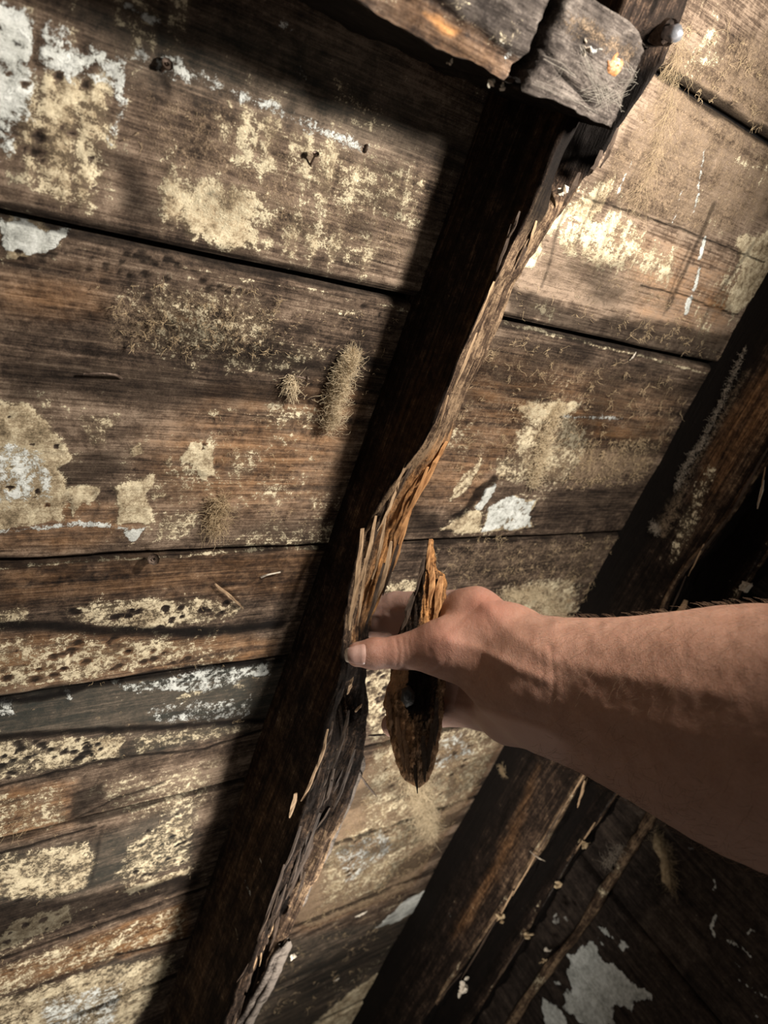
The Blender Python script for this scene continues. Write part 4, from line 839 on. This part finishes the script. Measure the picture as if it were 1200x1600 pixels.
# ------------------------------------------------------------------ the hand and forearm
def K(px, py, d, rpx): return np.append(at_d(px, py, d), rpx * d / F)
T0 = K(560, 1022, .686, 20); T1_ = K(585, 1021, .685, 24); T2 = K(628, 1019, .682, 25); T2b = K(660, 1014, .678, 29); T3 = K(700, 1012, .668, 39); T4 = K(800, 1064, .632, 56)
I0 = K(742, 962, .690, 42); I1 = K(664, 948, .742, 25); I2 = K(620, 947, .772, 22.5); I3 = K(588, 950, .787, 20)
M0 = K(748, 1000, .715, 42); M1 = K(668, 992, .752, 25); M2 = K(616, 984, .776, 22); M3 = K(592, 984, .787, 20)
R0 = K(750, 1050, .715, 40); R1 = K(676, 1056, .752, 24); R2 = K(634, 1062, .745, 22); R3 = K(622, 1080, .735, 19)
P0 = K(752, 1102, .700, 34); P1 = K(690, 1112, .738, 23); P2 = K(640, 1126, .738, 21); P3 = K(614, 1133, .730, 18.5)
W = K(868, 1072, .612, 82); W2 = K(850, 1062, .622, 70)
IX = K(800, 1000, .650, 44); PX = K(800, 1110, .650, 48); PX2 = K(845, 1108, .632, 50)
A1 = K(960, 1092, .580, 100); A2 = K(1080, 1118, .535, 130); A3 = K(1220, 1148, .488, 172); A4 = K(1400, 1185, .43, 225)
PRIMS = [  # (a, b, smooth radius)
    (T0, T1_, .004), (T1_, T2, .004), (T2, T2b, .006), (T2b, T3, .010), (T3, T4, .018), (T4, W, .02),
    (I0, I1, .012), (I1, I2, .003), (I2, I3, .003), (M0, M1, .010), (M1, M2, .003), (M2, M3, .003), (R0, R1, .010), (R1, R2, .003), (R2, R3, .003), (P0, P1, .009), (P1, P2, .003), (P2, P3, .003),
    (I0, IX, .016), (IX, W2, .02), (M0, W2, .02), (R0, W2, .02), (P0, PX, .012), (PX, PX2, .014), (PX2, W2, .018), (T3, IX, .016), (W2, W, .02), (W, A1, .03), (A1, A2, .04), (A2, A3, .05), (A3, A4, .05)]
def cone_sd(p, a, b):
    ba = b[:3] - a[:3]; L2 = ba @ ba; t = np.clip(((p - a[:3].astype(p.dtype)) @ ba.astype(p.dtype)) / L2, 0, 1)
    d = p - a[:3].astype(p.dtype) - t[:, None] * ba.astype(p.dtype)
    return np.sqrt((d * d).sum(1)) - (a[3] + (b[3] - a[3]) * t)
CHAIN_I = [0, 1, 2, 3]
def hand_sd(p):
    """fingers stay separate from one another; each chain joins the palm smoothly"""
    groups = [[0, 1, 2, 3], [6, 7, 8], [9, 10, 11], [12, 13, 14], [15, 16, 17]]
    palm = None
    def smin(a, b, k):
        h = np.clip(.5 + .5 * (b - a) / k, 0, 1); return b + (a - b) * h - k * h * (1 - h)
    for i in [4, 5] + list(range(18, len(PRIMS))):
        a, b, k = PRIMS[i]; d = cone_sd(p, a, b); palm = d if palm is None else smin(palm, d, k)
    out = palm
    for g in groups:
        ch = None
        for i in g:
            a, b, k = PRIMS[i]; d = cone_sd(p, a, b); ch = d if ch is None else smin(ch, d, k)
        out = smin(out, ch, .011 if g[0] else .014)
        # (a finger blends with the palm only: near another finger the palm is far away)
    return out
import openvdb
VX = .0019; CF = 4
allp = np.array([q[:4] for pr in PRIMS for q in pr[:2]])
lo = (allp[:, :3] - allp[:, 3:4]).min(0) - .012; hi = (allp[:, :3] + allp[:, 3:4]).max(0) + .012
lim = at_d(1330, 1170, .45)
nc = np.ceil((hi - lo) / (VX * CF)).astype(int) + 1
gx, gy, gz = [lo[i] + (np.arange(nc[i]) + .5 * (CF - 1) / CF) * VX * CF for i in range(3)]
cp = np.stack(np.meshgrid(gx, gy, gz, indexing='ij'), -1).reshape(-1, 3)
cd = hand_sd(cp).reshape(nc)
full = np.repeat(np.repeat(np.repeat(cd, CF, 0), CF, 1), CF, 2).astype(np.float32)
act = np.argwhere(np.abs(cd) < VX * CF * 1.3)
offs = np.stack(np.meshgrid(*[np.arange(CF)] * 3, indexing='ij'), -1).reshape(-1, 3)
idx = (act[:, None, :] * CF + offs[None]).reshape(-1, 3)
fine = np.concatenate([hand_sd(lo + ch * VX) for ch in np.array_split(idx.astype(np.float64), 12)])
full[idx[:, 0], idx[:, 1], idx[:, 2]] = fine
g = openvdb.FloatGrid(background=1.0); g.copyFromArray(full / VX)
hv, hf = g.convertToQuads(isovalue=0.0)
hv = np.asarray(hv, float) * VX + lo; hf = np.asarray(hf)
def hand_normal(p, e=.0012):
    return np.stack([hand_sd(p + np.eye(3)[i] * e) - hand_sd(p - np.eye(3)[i] * e) for i in range(3)], 1) / (2 * e)
hn = hand_normal(hv); hn /= np.linalg.norm(hn, axis=1)[:, None] + 1e-9
def to_px(p):
    c = (p - EYE) @ B3; return 600 + F * c[:, 0] / -c[:, 2], 800 - F * c[:, 1] / -c[:, 2], -c[:, 2]
hx, hy, hd = to_px(hv)
facing = np.clip((hn * (EYE - hv)).sum(1) / np.linalg.norm(EYE - hv, axis=1), 0, 1)
disp = np.zeros(len(hv))
for pts, wpx, dep_ in [([(618, 998), (622, 1018), (620, 1040)], 2.2, .0006), ([(628, 997), (632, 1016), (630, 1042)], 2.0, .0005), ([(637, 1000), (640, 1020)], 2.0, .0004), ([(604, 1002), (606, 1014)], 1.8, .0003),
                       ([(668, 1052), (684, 1046), (700, 1030)], 3.0, .0007), ([(690, 1090), (720, 1098), (755, 1104), (800, 1118), (850, 1132)], 5.0, .0011), ([(735, 1075), (748, 1058), (756, 1048)], 2.0, .0007), ([(757, 1085), (760, 1070), (762, 1060)], 2.0, .0007),
                       ([(700, 985), (730, 960), (760, 940)], 4, .0004), ([(722, 1080), (738, 1062)], 2, .0005), ([(860, 1010), (866, 1060), (862, 1110)], 3, .0005), ([(846, 1020), (850, 1070)], 3, .0004), ([(640, 1080 + 30), (642, 1140)], 2, .0005)]:
    d = line_sd(np.array(pts, float), hx, hy); disp -= dep_ * np.exp(-(d / wpx) ** 2) * sstep(.15, .5, facing)
# tendons and veins on the back, knuckle
for pts, wpx, dep_ in [([(700, 1000), (760, 1020), (850, 1062)], 9, .0014), ([(760, 950), (800, 990), (860, 1030)], 10, .0010), ([(745, 942), (765, 946)], 13, .0022), ([(900, 1040), (1000, 1060), (1150, 1090)], 16, .0012), ([(940, 1110), (1100, 1150)], 16, .0010), ([(690, 1002), (704, 1006)], 14, .0016)]:
    d = line_sd(np.array(pts, float), hx, hy); disp += dep_ * np.exp(-(d / wpx) ** 2) * sstep(.1, .5, facing)
disp += (fbm(hx * .06, hy * .06 + hd * 40, 3, 401) - .5) * .0010
hv2 = hv + hn * disp[:, None]
red = np.zeros((len(hv), 4))
red[:, 0] = np.exp(-(np.hypot(hx - 765, (hy - 945) * 1.2) / 42) ** 2) + .7 * np.exp(-(np.hypot(hx - 690, hy - 1000) / 40) ** 2) + .5 * np.exp(-(np.hypot(hx - 600, hy - 1010) / 40) ** 2)
red[:, 1] = np.clip(sstep(0, 14, hy - np.interp(hx, [680, 760, 850, 900], [1088, 1104, 1132, 1160])) * sstep(905, 860, hx) + (hx < 720) * (hd > .70), 0, 1)   # paler palm side
red[:, 2] = sstep(820, 1150, hx)
person = thing('person', at_d(1000, 1100, .58), 'bare right forearm and hand reaching in from the right, holding torn wood', 'person')
sk = NT('skin'); so = sk.mapped((1, 1, 1))
na = sk.noise(so, 60, 6, .6); nb = sk.noise(so, 420, 4, .65); ncx = sk.noise(so, 1300, 3, .6)
at_ = sk.new('ShaderNodeAttribute', attribute_name='skin'); sp_ = sk.new('ShaderNodeSeparateColor'); sk.lk(at_.outputs['Color'], sp_.inputs[0])
base = sk.ramp(sk.math('ADD', sk.math('MULTIPLY', na, .6), sk.math('MULTIPLY', nb, .4)), [(.3, (.25, .125, .083)), (.7, (.39, .22, .155))])
base = sk.mix(sk.math('MULTIPLY', sp_.outputs[2], .35), base, (.20, .10, .060))
base = sk.mix(sk.math('MULTIPLY', sp_.outputs[0], .55, clamp=True), base, (.42, .17, .12))
base = sk.mix(sk.math('MULTIPLY', sp_.outputs[1], .8, clamp=True), base, (.50, .31, .245))
sk.lk(base, sk.p.inputs['Base Color']); sk.p.inputs['Roughness'].default_value = .52; sk.p.inputs['Specular IOR Level'].default_value = .35
sk.p.inputs['Subsurface Weight'].default_value = .45; sk.p.inputs['Subsurface Radius'].default_value = (.014, .006, .0035)
bmp = sk.new('ShaderNodeBump'); bmp.inputs['Strength'].default_value = .6; bmp.inputs['Distance'].default_value = .0009
sk.lk(sk.math('ADD', sk.math('MULTIPLY', nb, .7), sk.math('MULTIPLY', ncx, .5)), bmp.inputs['Height']); sk.lk(bmp.outputs[0], sk.p.inputs['Normal'])
M_SKIN = sk.m
link('body', make_mesh('body', hv2, hf[:, ::-1], {'skin': red}), M_SKIN, person)
# thumb nail, laid on the skin
M_NAILSKIN = plain_material('nail_plate', (.40, .225, .175), (.50, .31, .25), 160, .32, .15, 0, (1, 1, 1), .5)
M_NAILTIP = plain_material('nail_free_edge', (.60, .50, .41), (.68, .58, .48), 160, .35, .15, 0, (1, 1, 1), .5)
def on_skin(px, py):
    r = ray(px, py); t = .60
    for _ in range(60):
        s_ = hand_sd((EYE + r * t)[None])[0]
        if t > .70: t = .684; break
        t += s_ * .9 / np.linalg.norm(r)
        if s_ < 1e-5: break
    return EYE + r * t
def nail_patch(name, u0, u1, mat, lift):
    V = []; nu, nw = 12, 12
    for i in range(nu):
        for j in range(nw):
            u = u0 + (u1 - u0) * i / (nu - 1); w = -1 + 2 * j / (nw - 1)
            xx = 541.5 + 29 * u + (1 - abs(w) ** 2.2) * 2.0 * (u > .5) + (4.5 * abs(w) ** 2.5 if u < .3 else 4.5 * abs(w) ** 2.5 * (1 - u)); yy = 1023 + w * (17.0 - 2.2 * (1 - u) ** 2 * 2) - (u - .5) * 1
            p = on_skin(xx, yy); nn = hand_normal(p[None])[0]; nn /= np.linalg.norm(nn)
            ed = min(1.0, (1 - abs(w)) * 5) * (min(1.0, (1 - u) * 6))
            V.append(p + nn * (-.0004 + lift * ed))
    return link(name, make_mesh(name, V, grid_faces(nu, nw)), mat, person)
nl = nail_patch('thumb_nail', .10, 1.0, M_NAILSKIN, .0016)
nt = nail_patch('nail_edge', -.06, .14, M_NAILTIP, .0015); nt.parent = nl; nt.location = (0, 0, 0)
# fine hair on the forearm
rs = np.random.RandomState(5)
cand = np.nonzero((hx > 840) & (hx < 1230))[0]; pick = rs.choice(cand, 1500, replace=False)
hl = []
down = B3 @ np.array([-.75, -.45, .15]);
for i in pick:
    p = hv2[i]; t = down + rs.normal(0, .35, 3); t -= hn[i] * (t @ hn[i]); t /= np.linalg.norm(t) + 1e-9
    L = rs.uniform(.006, .011); hl.append([p - hn[i] * .0003, p + t * L * .5 + hn[i] * L * .30, p + t * L + hn[i] * L * .38])
V, Fs = tubes(hl, [.00009] * len(hl), 3, .4)
hr = link('arm_hair', make_mesh('arm_hair', V, Fs), plain_material('arm_hair', (.10, .055, .03), (.22, .13, .075), 100, .6, 0), person); hr['kind'] = 'stuff'
# ------------------------------------------------------------------ fibre clumps, nails, crumbs, cobweb
def clump_strands(spine, widths, n, seed, lift=.012, L=.014, curl=1.0, r=.00022, normal=(0, 0, 1), comb=None):
    """matted fibres round a spine of real points"""
    rs = np.random.RandomState(seed); S = np.array(spine); u = np.linspace(0, 1, len(S)); out = []
    nrm = np.array(normal, float); nrm /= np.linalg.norm(nrm)
    for _ in range(n):
        t = rs.uniform(0, 1); p = np.array([np.interp(t, u, S[:, c]) for c in range(3)]); w = np.interp(t, np.linspace(0, 1, len(widths)), widths)
        o = rs.normal(0, .38, 3) * w; o -= nrm * (o @ nrm); p = p + o + nrm * abs(rs.normal(0, .5)) * lift * max(.15, 1 - np.linalg.norm(o) / (w + 1e-6) * .7)
        d = rs.normal(0, 1, 3)
        if comb is not None: d = d * .55 + np.array(comb)
        d -= nrm * (d @ nrm) * .6; d /= np.linalg.norm(d)
        l = L * rs.uniform(.4, 1.2); pts = [p]
        for k in range(4):
            d = d + rs.normal(0, .42 * curl, 3); d /= np.linalg.norm(d); q = pts[-1] + d * l / 4
            below = (q - S[0]) @ nrm
            pts.append(q if below > .0003 - lift * 0 else q - nrm * (below - .0006))
        out.append(pts)
    return out
def fibre_clump(name, label, spine, widths, n, seed, mat=None, core=True, group=None, **kw):
    base = spine[len(spine) // 2]
    t = thing(name, base, label, 'fibre clump', group)
    nrm = np.array(kw.get('normal', (0, 0, 1.))); nrm = nrm / np.linalg.norm(nrm)
    if core:
        S = np.array(spine); u = np.linspace(0, 1, len(S)); nu, na = 22, 14; V = []
        lift = kw.get('lift', .012)
        for i in range(nu):
            q = i / (nu - 1); p = np.array([np.interp(q, u, S[:, c]) for c in range(3)]); w = np.interp(q, np.linspace(0, 1, len(widths)), widths) * .42 * min(1, 5 * min(q, 1 - q) + .15)
            T = S[-1] - S[0]; T = T - nrm * (T @ nrm); T /= np.linalg.norm(T) + 1e-9; sd = np.cross(nrm, T)
            for a in range(na):
                th = a * math.tau / na; k = 1 + (float(vnoise(np.array([i * .8 + seed]), np.array([a * 1.1]), seed)[0]) - .5) * .9
                V.append(p + sd * math.cos(th) * w * k + nrm * (math.sin(th) * .5 + .42) * lift * k * min(1, 5 * min(q, 1 - q) + .2))
        link('matted_core', make_mesh('matted_core', V, grid_faces(nu, na, True)), mat or M_FIBRE, t)
    rr = kw.pop('r', .00022); st = clump_strands(spine, widths, n, seed, r=rr, **kw)
    V, Fs = tubes(st, [rr] * len(st), 3, .5)
    f = link('loose_fibres', make_mesh('loose_fibres', V, Fs), mat or M_FIBRE, t); f['kind'] = 'stuff'
    return t
Z0 = lambda *pts: [at_z(px, py, .002) for px, py in pts]
XR = lambda *pts: [at_x(px, py, .8905) for px, py in pts]
fibre_clump('fibre_clump', 'long tan clump of fibre stuck upright on the left boards beside the broken rafter', Z0((548, 552), (530, 585), (520, 620), (512, 668)), [.004, .007, .009, .009], 2200, 1, M_FIBRE_PALE, lift=.020, L=.012, comb=(-.15, .8, .2), r=.00017, core=False)
fibre_clump('fibre_clump', 'small whitish tuft hanging from a bent nail left of the long tan clump', Z0((450, 586), (457, 595), (456, 614)), [.003, .006, .003], 170, 2, M_FIBRE_PALE, False, lift=.010, L=.013, comb=(-.1, -.9, .2))
fibre_clump('fibre_clump', 'fuzzy round tuft low on the wide left board, above the dark red-brown strip', Z0((340, 780), (338, 805), (335, 828)), [.006, .015, .010], 420, 3, None, False, lift=.010, L=.017, curl=1.3)
fibre_clump('fibre_clump', 'tall dusty fibre streak above the white flake in the right bay', Z0((872, 632), (850, 680), (838, 725), (830, 760)), [.010, .014, .016, .008], 800, 4, M_FIBRE_PALE, False, lift=.010, L=.016, comb=(.1, .5, .1))
fibre_clump('fibre_clump', 'glowing tan fibre tuft on the boards right under the tip of the held wood', Z0((640, 1190), (655, 1240), (672, 1300)), [.022, .030, .018], 1500, 5, M_FIBRE_PALE, False, lift=.018, L=.026, r=.00026, comb=(.2, -.8, .1))
fibre_clump('fibre_clump', 'tan fibre mat in the right bay just above the wrist', Z0((780, 930), (840, 925), (880, 965)), [.016, .022, .014], 800, 6, M_FIBRE_PALE, False, lift=.007, L=.013, curl=1.5)
fibre_clump('fibre_clump', 'dark tan rag of fibre on the side wall at lower right, beside the batten', [at_x(px, py, 1.075) for px, py in ((1025, 1302), (1040, 1340), (1048, 1388))], [.018, .016, .014], 420, 7, None, True, lift=.014, L=.02, normal=(-1, 0, 0), comb=(0, .7, .7))
fibre_clump('fibre_clump', 'grey fluff line along the upper side of the right-hand rafter', XR((1165, 545), (1130, 625), (1100, 690), (1075, 725), (1058, 765)), [.003, .005, .007, .007, .006], 900, 8, M_FIBRE_GREY, False, lift=.007, L=.007, curl=1.8, r=.00018, normal=(-1, 0, 0))
fibre_clump('fibre_clump', 'tiny pale tuft on the side of the right-hand rafter, below the yellowish streak', XR((1022, 820), (1028, 832)), [.004, .005], 110, 9, M_FIBRE_GREY, False, lift=.006, L=.010, normal=(-1, 0, 0))
fibre_clump('fibre_clump', 'small tan tuft on the right-hand rafter just below the wrist', XR((783, 1196), (787, 1212)), [.004, .006], 90, 10, None, False, lift=.006, L=.010, normal=(-1, 0, 0))
fibre_clump('fibre_clump', 'pale curly tuft between the batten and the sistered rafter below the forearm', [at_x(px, py, 1.0) for px, py in ((972, 1318), (958, 1338), (948, 1350))], [.006, .010, .007], 170, 12, M_FIBRE_GREY, False, lift=.010, L=.018, normal=(-1, 0, .4))
fibre_clump('fibre_clump', 'hazy beige fibre veil on the top right boards beside the bright bolt', Z0((1062, 40), (1050, 110), (1030, 210), (985, 320)), [.010, .014, .014, .010], 380, 13, None, False, lift=.016, L=.040, curl=.7, comb=(-.25, -.9, .1), r=.00009)
# bits of fibre scattered over the boards: far too many to count
rs = np.random.RandomState(77); bits = []
def scatter(poly, n, size, per=(3, 8)):
    P = np.array([at_z(*p)[:2] for p in poly]); c = 0
    while c < n:
        x = rs.uniform(P[:, 0].min(), P[:, 0].max()); y = rs.uniform(P[:, 1].min(), P[:, 1].max())
        if poly_sd(P, np.array([x]), np.array([y]))[0] > 0: continue
        c += 1; s = size * rs.uniform(.4, 1.5)
        bits.extend(clump_strands([(x, y, .002), (x, y, .0022)], [s * .6, s * .6], rs.randint(*per), rs.randint(1e6), lift=.0022, L=s * 2.2, curl=1.6))
scatter([(760, 510), (1090, 590), (1000, 760), (690, 740), (720, 600)], 230, .0042)
scatter([(900, 690), (1040, 680), (1000, 750), (880, 765)], 140, .0045)
scatter([(690, 840), (970, 832), (890, 980), (800, 960), (640, 920)], 170, .0045)
scatter([(850, 60), (1180, 20), (1190, 320), (1080, 360), (940, 300)], 150, .0040)
scatter([(800, 440), (1060, 430), (1120, 560), (790, 480)], 110, .0040)
scatter([(590, 1170), (790, 1120), (730, 1260), (620, 1400), (470, 1450)], 420, .0055)
scatter([(420, 1480), (600, 1420), (560, 1560), (400, 1600)], 80, .0050)
scatter([(420, 480), (620, 490), (560, 660), (430, 600)], 90, .0016, (2, 4))
scatter([(150, 440), (440, 450), (430, 560), (160, 540)], 90, .0030)
scatter([(90, 120), (690, 270), (640, 430), (250, 330)], 130, .0022, (2, 4))
scatter([(330, 640), (520, 640), (490, 830), (360, 800)], 60, .0026, (2, 5))
scatter([(0, 1255), (50, 1250), (50, 1300), (0, 1300)], 14, .006, (2, 4)); scatter([(90, 1550), (220, 1520), (180, 1600), (90, 1600)], 26, .007, (2, 4))
scatter([(0, 960), (420, 940), (430, 1320), (0, 1560)], 120, .0022, (2, 4))
V, Fs = tubes(bits, [.00020] * len(bits), 3, .5)
o = link('fibre_bits', make_mesh('fibre_bits', V, Fs), M_FIBRE, ceiling); o['kind'] = 'stuff'; o['label'] = 'countless tan bits of fibre stuck all over the boards'

def nail(label, pts, z, r=.0011, head=True, mat=None, cat='nail', name='nail'):
    P = [at_z(px, py, zz) for (px, py), zz in zip(pts, z)]
    u = np.linspace(0, 1, 9); L = np.stack([np.interp(u, np.linspace(0, 1, len(P)), [p[c] for p in P]) for c in range(3)], 1)
    t = thing(name, P[0], label, cat)
    V, Fs = tubes([L], [r], 6, .75); link('shank', make_mesh('shank', V, Fs), mat or M_NAIL, t)
    if head:
        d = L[-2] - L[-1]; d /= np.linalg.norm(d)
        V, Fs = tubes([[L[-1] - d * .0004, L[-1] + d * .0009, L[-1] + d * .0012]], [[r * 2.3, r * 2.2, r * .3]], 8, 1)
        link('head', make_mesh('head', V, Fs), mat or M_NAIL, t)
nail('bent rusty nail sticking out of the top left board above its cream paint', [(482, 272), (486, 256), (494, 240)], [-.002, .006, .012], .0010)
nail('rusty nail lying in the dark band of the wide left board', [(190, 592), (182, 586), (160, 583), (130, 584)], [-.002, .004, .006, .004], .0012, False)
nail('short nail bent over beside the small whitish tuft', [(448, 592), (462, 588), (480, 592)], [-.001, .006, .008], .0011)
nail('square nail head in the seam under the wide left board', [(236, 875), (238, 874), (240, 874)], [-.003, .004, .008], .0022)
nail('small nail at the shadow edge on the top left board', [(558, 226), (564, 229), (572, 232)], [-.002, .003, .004], .0014)
nail('tiny white chip of nail on the dark red-brown strip', [(408, 902), (418, 898), (438, 894)], [-.001, .004, .003], .0010, False, M_PLASTER)
nail('nail with a whitened head in the paint line of the top left board', [(246, 118), (254, 108), (262, 100)], [-.002, .004, .009], .0016)
M_BRIGHT = plain_material('bright_bolt', (.35, .35, .37), (.75, .75, .78), 200, .28, .3, .85)
bp_ = at_z(1054, 52, .112); t = thing('bolt', bp_, 'bright metal bolt head on the rafter at the top, right of the beam end', 'bolt')
V, Fs = tubes([[bp_ + np.array([0, 0, -.012]), bp_, bp_ + np.array([0, 0, .0035]), bp_ + np.array([.001, .001, .0055])]], [[.003, .0058, .005, .0015]], 6, 1); link('bolt_head', make_mesh('bolt_head', V, Fs), M_BRIGHT, t)
V, Fs = tubes([[bp_ + np.array([0, 0, -.014]), bp_ + np.array([0, 0, -.004])]], [[.0085, .008]], 12, 1); link('washer', make_mesh('washer', V, Fs), M_NAIL, t)

def sliver_thing(label, a, b, za, zb, w, mat, seed):
    p0, p1 = at_z(*a, za), at_z(*b, zb); t = thing('wood_sliver', p0, label, 'sliver'); sliver(p0, p1, w, w * .6, (0, 0, 1), .001, seed, mat, t, 'sliver_body')
sliver_thing('thin orange-tipped sliver on the dark red-brown strip of the left boards', (336, 912), (380, 950), .002, .004, .003, M_SPLINT, 701)
sliver_thing('white sliver under the joint of the right bay boards', (984, 563), (994, 550), .002, .006, .0025, M_PLASTER, 702)
sliver_thing('dark twig poking from the rotted rafter toward the fibre below the held wood', (562, 1212), (590, 1246), .116, .112, .0022, M_SPLINT_DARK, 703)
sliver_thing('white chip lying on the bottom boards of the right bay', (555, 1433), (574, 1424), .002, .005, .0050, M_PLASTER, 704)
sliver_thing('small white fleck in the dark grain at the bottom of the right bay', (522, 1533), (530, 1528), .002, .004, .0030, M_PLASTER, 705)
def splinter_x(label, a, b, x, w, mat, seed):
    p0, p1 = at_x(*a, x), at_x(*b, x); t = thing('wood_sliver', p0, label, 'sliver'); sliver(p0, p1, w, w * .5, (-.7, 0, .7), .002, seed, mat, t, 'sliver_body')
splinter_x('long white splinter at the right edge beside the right-hand rafter', (1193, 750), (1183, 795), .905, .0035, M_PLASTER, 706)
splinter_x('pale broken stub of wood on the right-hand rafter just above the forearm', (1072, 938), (1044, 992), .884, .010, M_SPLINT, 707)
splinter_x('pale sharp splinter on the right-hand rafter just below the forearm', (914, 1220), (902, 1262), .884, .0040, M_SPLINT, 708)
splinter_x('pale pointed splinter crossed over the ridge of the right-hand rafter', (828, 1330), (852, 1346), .884, .0028, M_FIBRE_GREY, 709)

def crumb(label, c, size, mat, seed, cat='crumb', name='plaster_crumb', n=3):
    """a broken crumb: angular flakes grown together"""
    rs = np.random.RandomState(seed); bm = bmesh.new()
    for k in range(n + 1):
        o = rs.normal(0, .42, 3) * size * (k > 0); R3 = np.array(Matrix.Rotation(rs.uniform(0, 6), 3, Vector(rs.normal(0, 1, 3)))); s = size * rs.uniform(.45, .85)
        vs = [bm.verts.new(Vector(o + R3 @ (rs.uniform(-1, 1, 3) * np.array([1, .75, .32]) * s))) for _ in range(13)]
        bmesh.ops.convex_hull(bm, input=vs)
    loose = [v_ for v_ in bm.verts if not v_.link_faces]; bmesh.ops.delete(bm, geom=loose, context='VERTS')
    me = bpy.data.meshes.new(name); bm.to_mesh(me); bm.free()
    o = link(name, me, mat); o.location = tuple(c); tag(o, label, cat)
crumb('white plaster crumb in a hole at the lower right edge of the broken rafter', at_z(456, 1495, .10), .0050, M_PLASTER, 801)
crumb('chalky crumb on the ridge above the forearm at the right edge', at_x(1166, 916, .945), .009, M_PLASTER, 802, n=6)
crumb('white crumb at the foot of the right-hand rafter, bottom of the picture', at_x(722, 1543, .885), .011, M_PLASTER, 803, n=7)
crumb('grey lump between the sistered rafter and the batten', at_x(873, 1438, 1.0), .012, plain_material('grey_lump', (.16, .15, .13), (.34, .32, .29), 200, .9), 804)
crumb('tan crumb on the ridge of the sistered rafter, uppermost below the forearm', at_x(912, 1318, .945), .009, M_FIBRE, 805, n=6)
crumb('tan crumb midway down the ridge of the sistered rafter', at_x(871, 1385, .945), .008, M_FIBRE, 806, n=5)
crumb('tan crumb low on the ridge of the sistered rafter', at_x(823, 1459, .945), .0085, M_FIBRE, 807, n=5)
crumb('tan crumb on the lower ridge of the right-hand rafter', at_x(783, 1433, .886), .008, M_FIBRE, 808, n=5)
crumb('white speck beside the lower end of the batten', at_x(856, 1484, 1.0), .006, M_PLASTER, 809)
crumb('orange-tan crumb just under the white speck beside the batten', at_x(850, 1503, 1.0), .007, M_FIBRE, 810)
crumb('white crumb at the rotted edge of the middle rafter below the beam', at_z(876, 299, .080), .0045, M_PLASTER, 811)
crumb('shiny white crumb hanging under the cross beam, left of the crack', at_z(767, 131, .105), .0035, M_PLASTER, 812)
crumb('small white crumb under the cross beam at the crack', at_z(786, 133, .108), .0028, M_PLASTER, 813)
crumb('white speck on the underside of the cross beam near its rotted strip', at_z(704, 98, .10), .0025, M_PLASTER, 814)
crumb('pale crumb on the cross beam face beside the orange knot', at_z(918, 78, .1255), .0036, M_FIBRE_GREY, 815, n=6)
# cobweb drawn over the end of the beam
rs = np.random.RandomState(9); wl = []
hub = at_z(955, 150, .1262)
for k in range(46):
    a = at_z(rs.normal(955, 8), rs.normal(148, 9), .1268); b = at_z(*[(rs.uniform(905, 935), rs.uniform(85, 110)), (rs.uniform(985, 1000), rs.uniform(100, 140)), (rs.uniform(925, 985), rs.uniform(165, 180)), (rs.uniform(905, 925), rs.uniform(120, 160))][k % 4], .1262)
    m_ = (a + b) / 2 + rs.normal(0, .0025, 3); m_[2] = .1275; wl.append([a, (a + m_) / 2 + rs.normal(0, .0006, 3), m_, (m_ + b) / 2 + rs.normal(0, .0006, 3), b])
for a, b in [((905, 75), (940, 165)), ((910, 72), (945, 160)), ((850, 90), (900, 120)), ((858, 130), (880, 100)), ((838, 130), (930, 175)), ((935, 172), (985, 145)), ((975, 92), (990, 120))]:
    for j in range(3):
        p = at_z(a[0] + rs.normal(0, 3), a[1] + rs.normal(0, 3), .1265); q_ = at_z(b[0] + rs.normal(0, 3), b[1] + rs.normal(0, 3), .1265); m_ = (p + q_) / 2 + rs.normal(0, .0015, 3); m_[2] = .1275; wl.append([p, (p + m_) / 2, m_, (m_ + q_) / 2, q_])
V, Fs = tubes(wl, [.00011] * len(wl), 3, 1)
tag(link('cobweb', make_mesh('cobweb', V, Fs), M_WEB), 'pale cobweb threads spread over the end of the cross beam', 'cobweb')
GROUPS = {'rafter': 'rafters of the roof', 'nail': 'old nails in the deck boards', 'crumb': 'crumbs of plaster and wood', 'sliver': 'loose slivers and chips', 'fibre clump': 'clumps of fibre clinging to the timber'}
for o in scene.objects:
    if o.parent is None and o.get('category') in GROUPS: o['group'] = GROUPS[o['category']]
# ------------------------------------------------------------------ true size (rafters sixteen inches apart), pitched to the slope of the roof
SIZE = 0.83
bpy.context.view_layer.update()
for o in list(scene.objects):
    if o.parent is not None: continue
    if o.type in ('CAMERA', 'LIGHT'):
        m = o.matrix_world.copy(); m.translation = m.translation * SIZE
        o.matrix_world = ROOF @ m
        if o.type == 'LIGHT': o.data.energy *= SIZE ** 2; o.data.shadow_soft_size *= SIZE
        else: o.data.dof.focus_distance *= SIZE
    else:
        o.matrix_world = ROOF @ Matrix.Scale(SIZE, 4) @ o.matrix_world
for o in scene.objects:
    if '_base' in o: del o['_base']
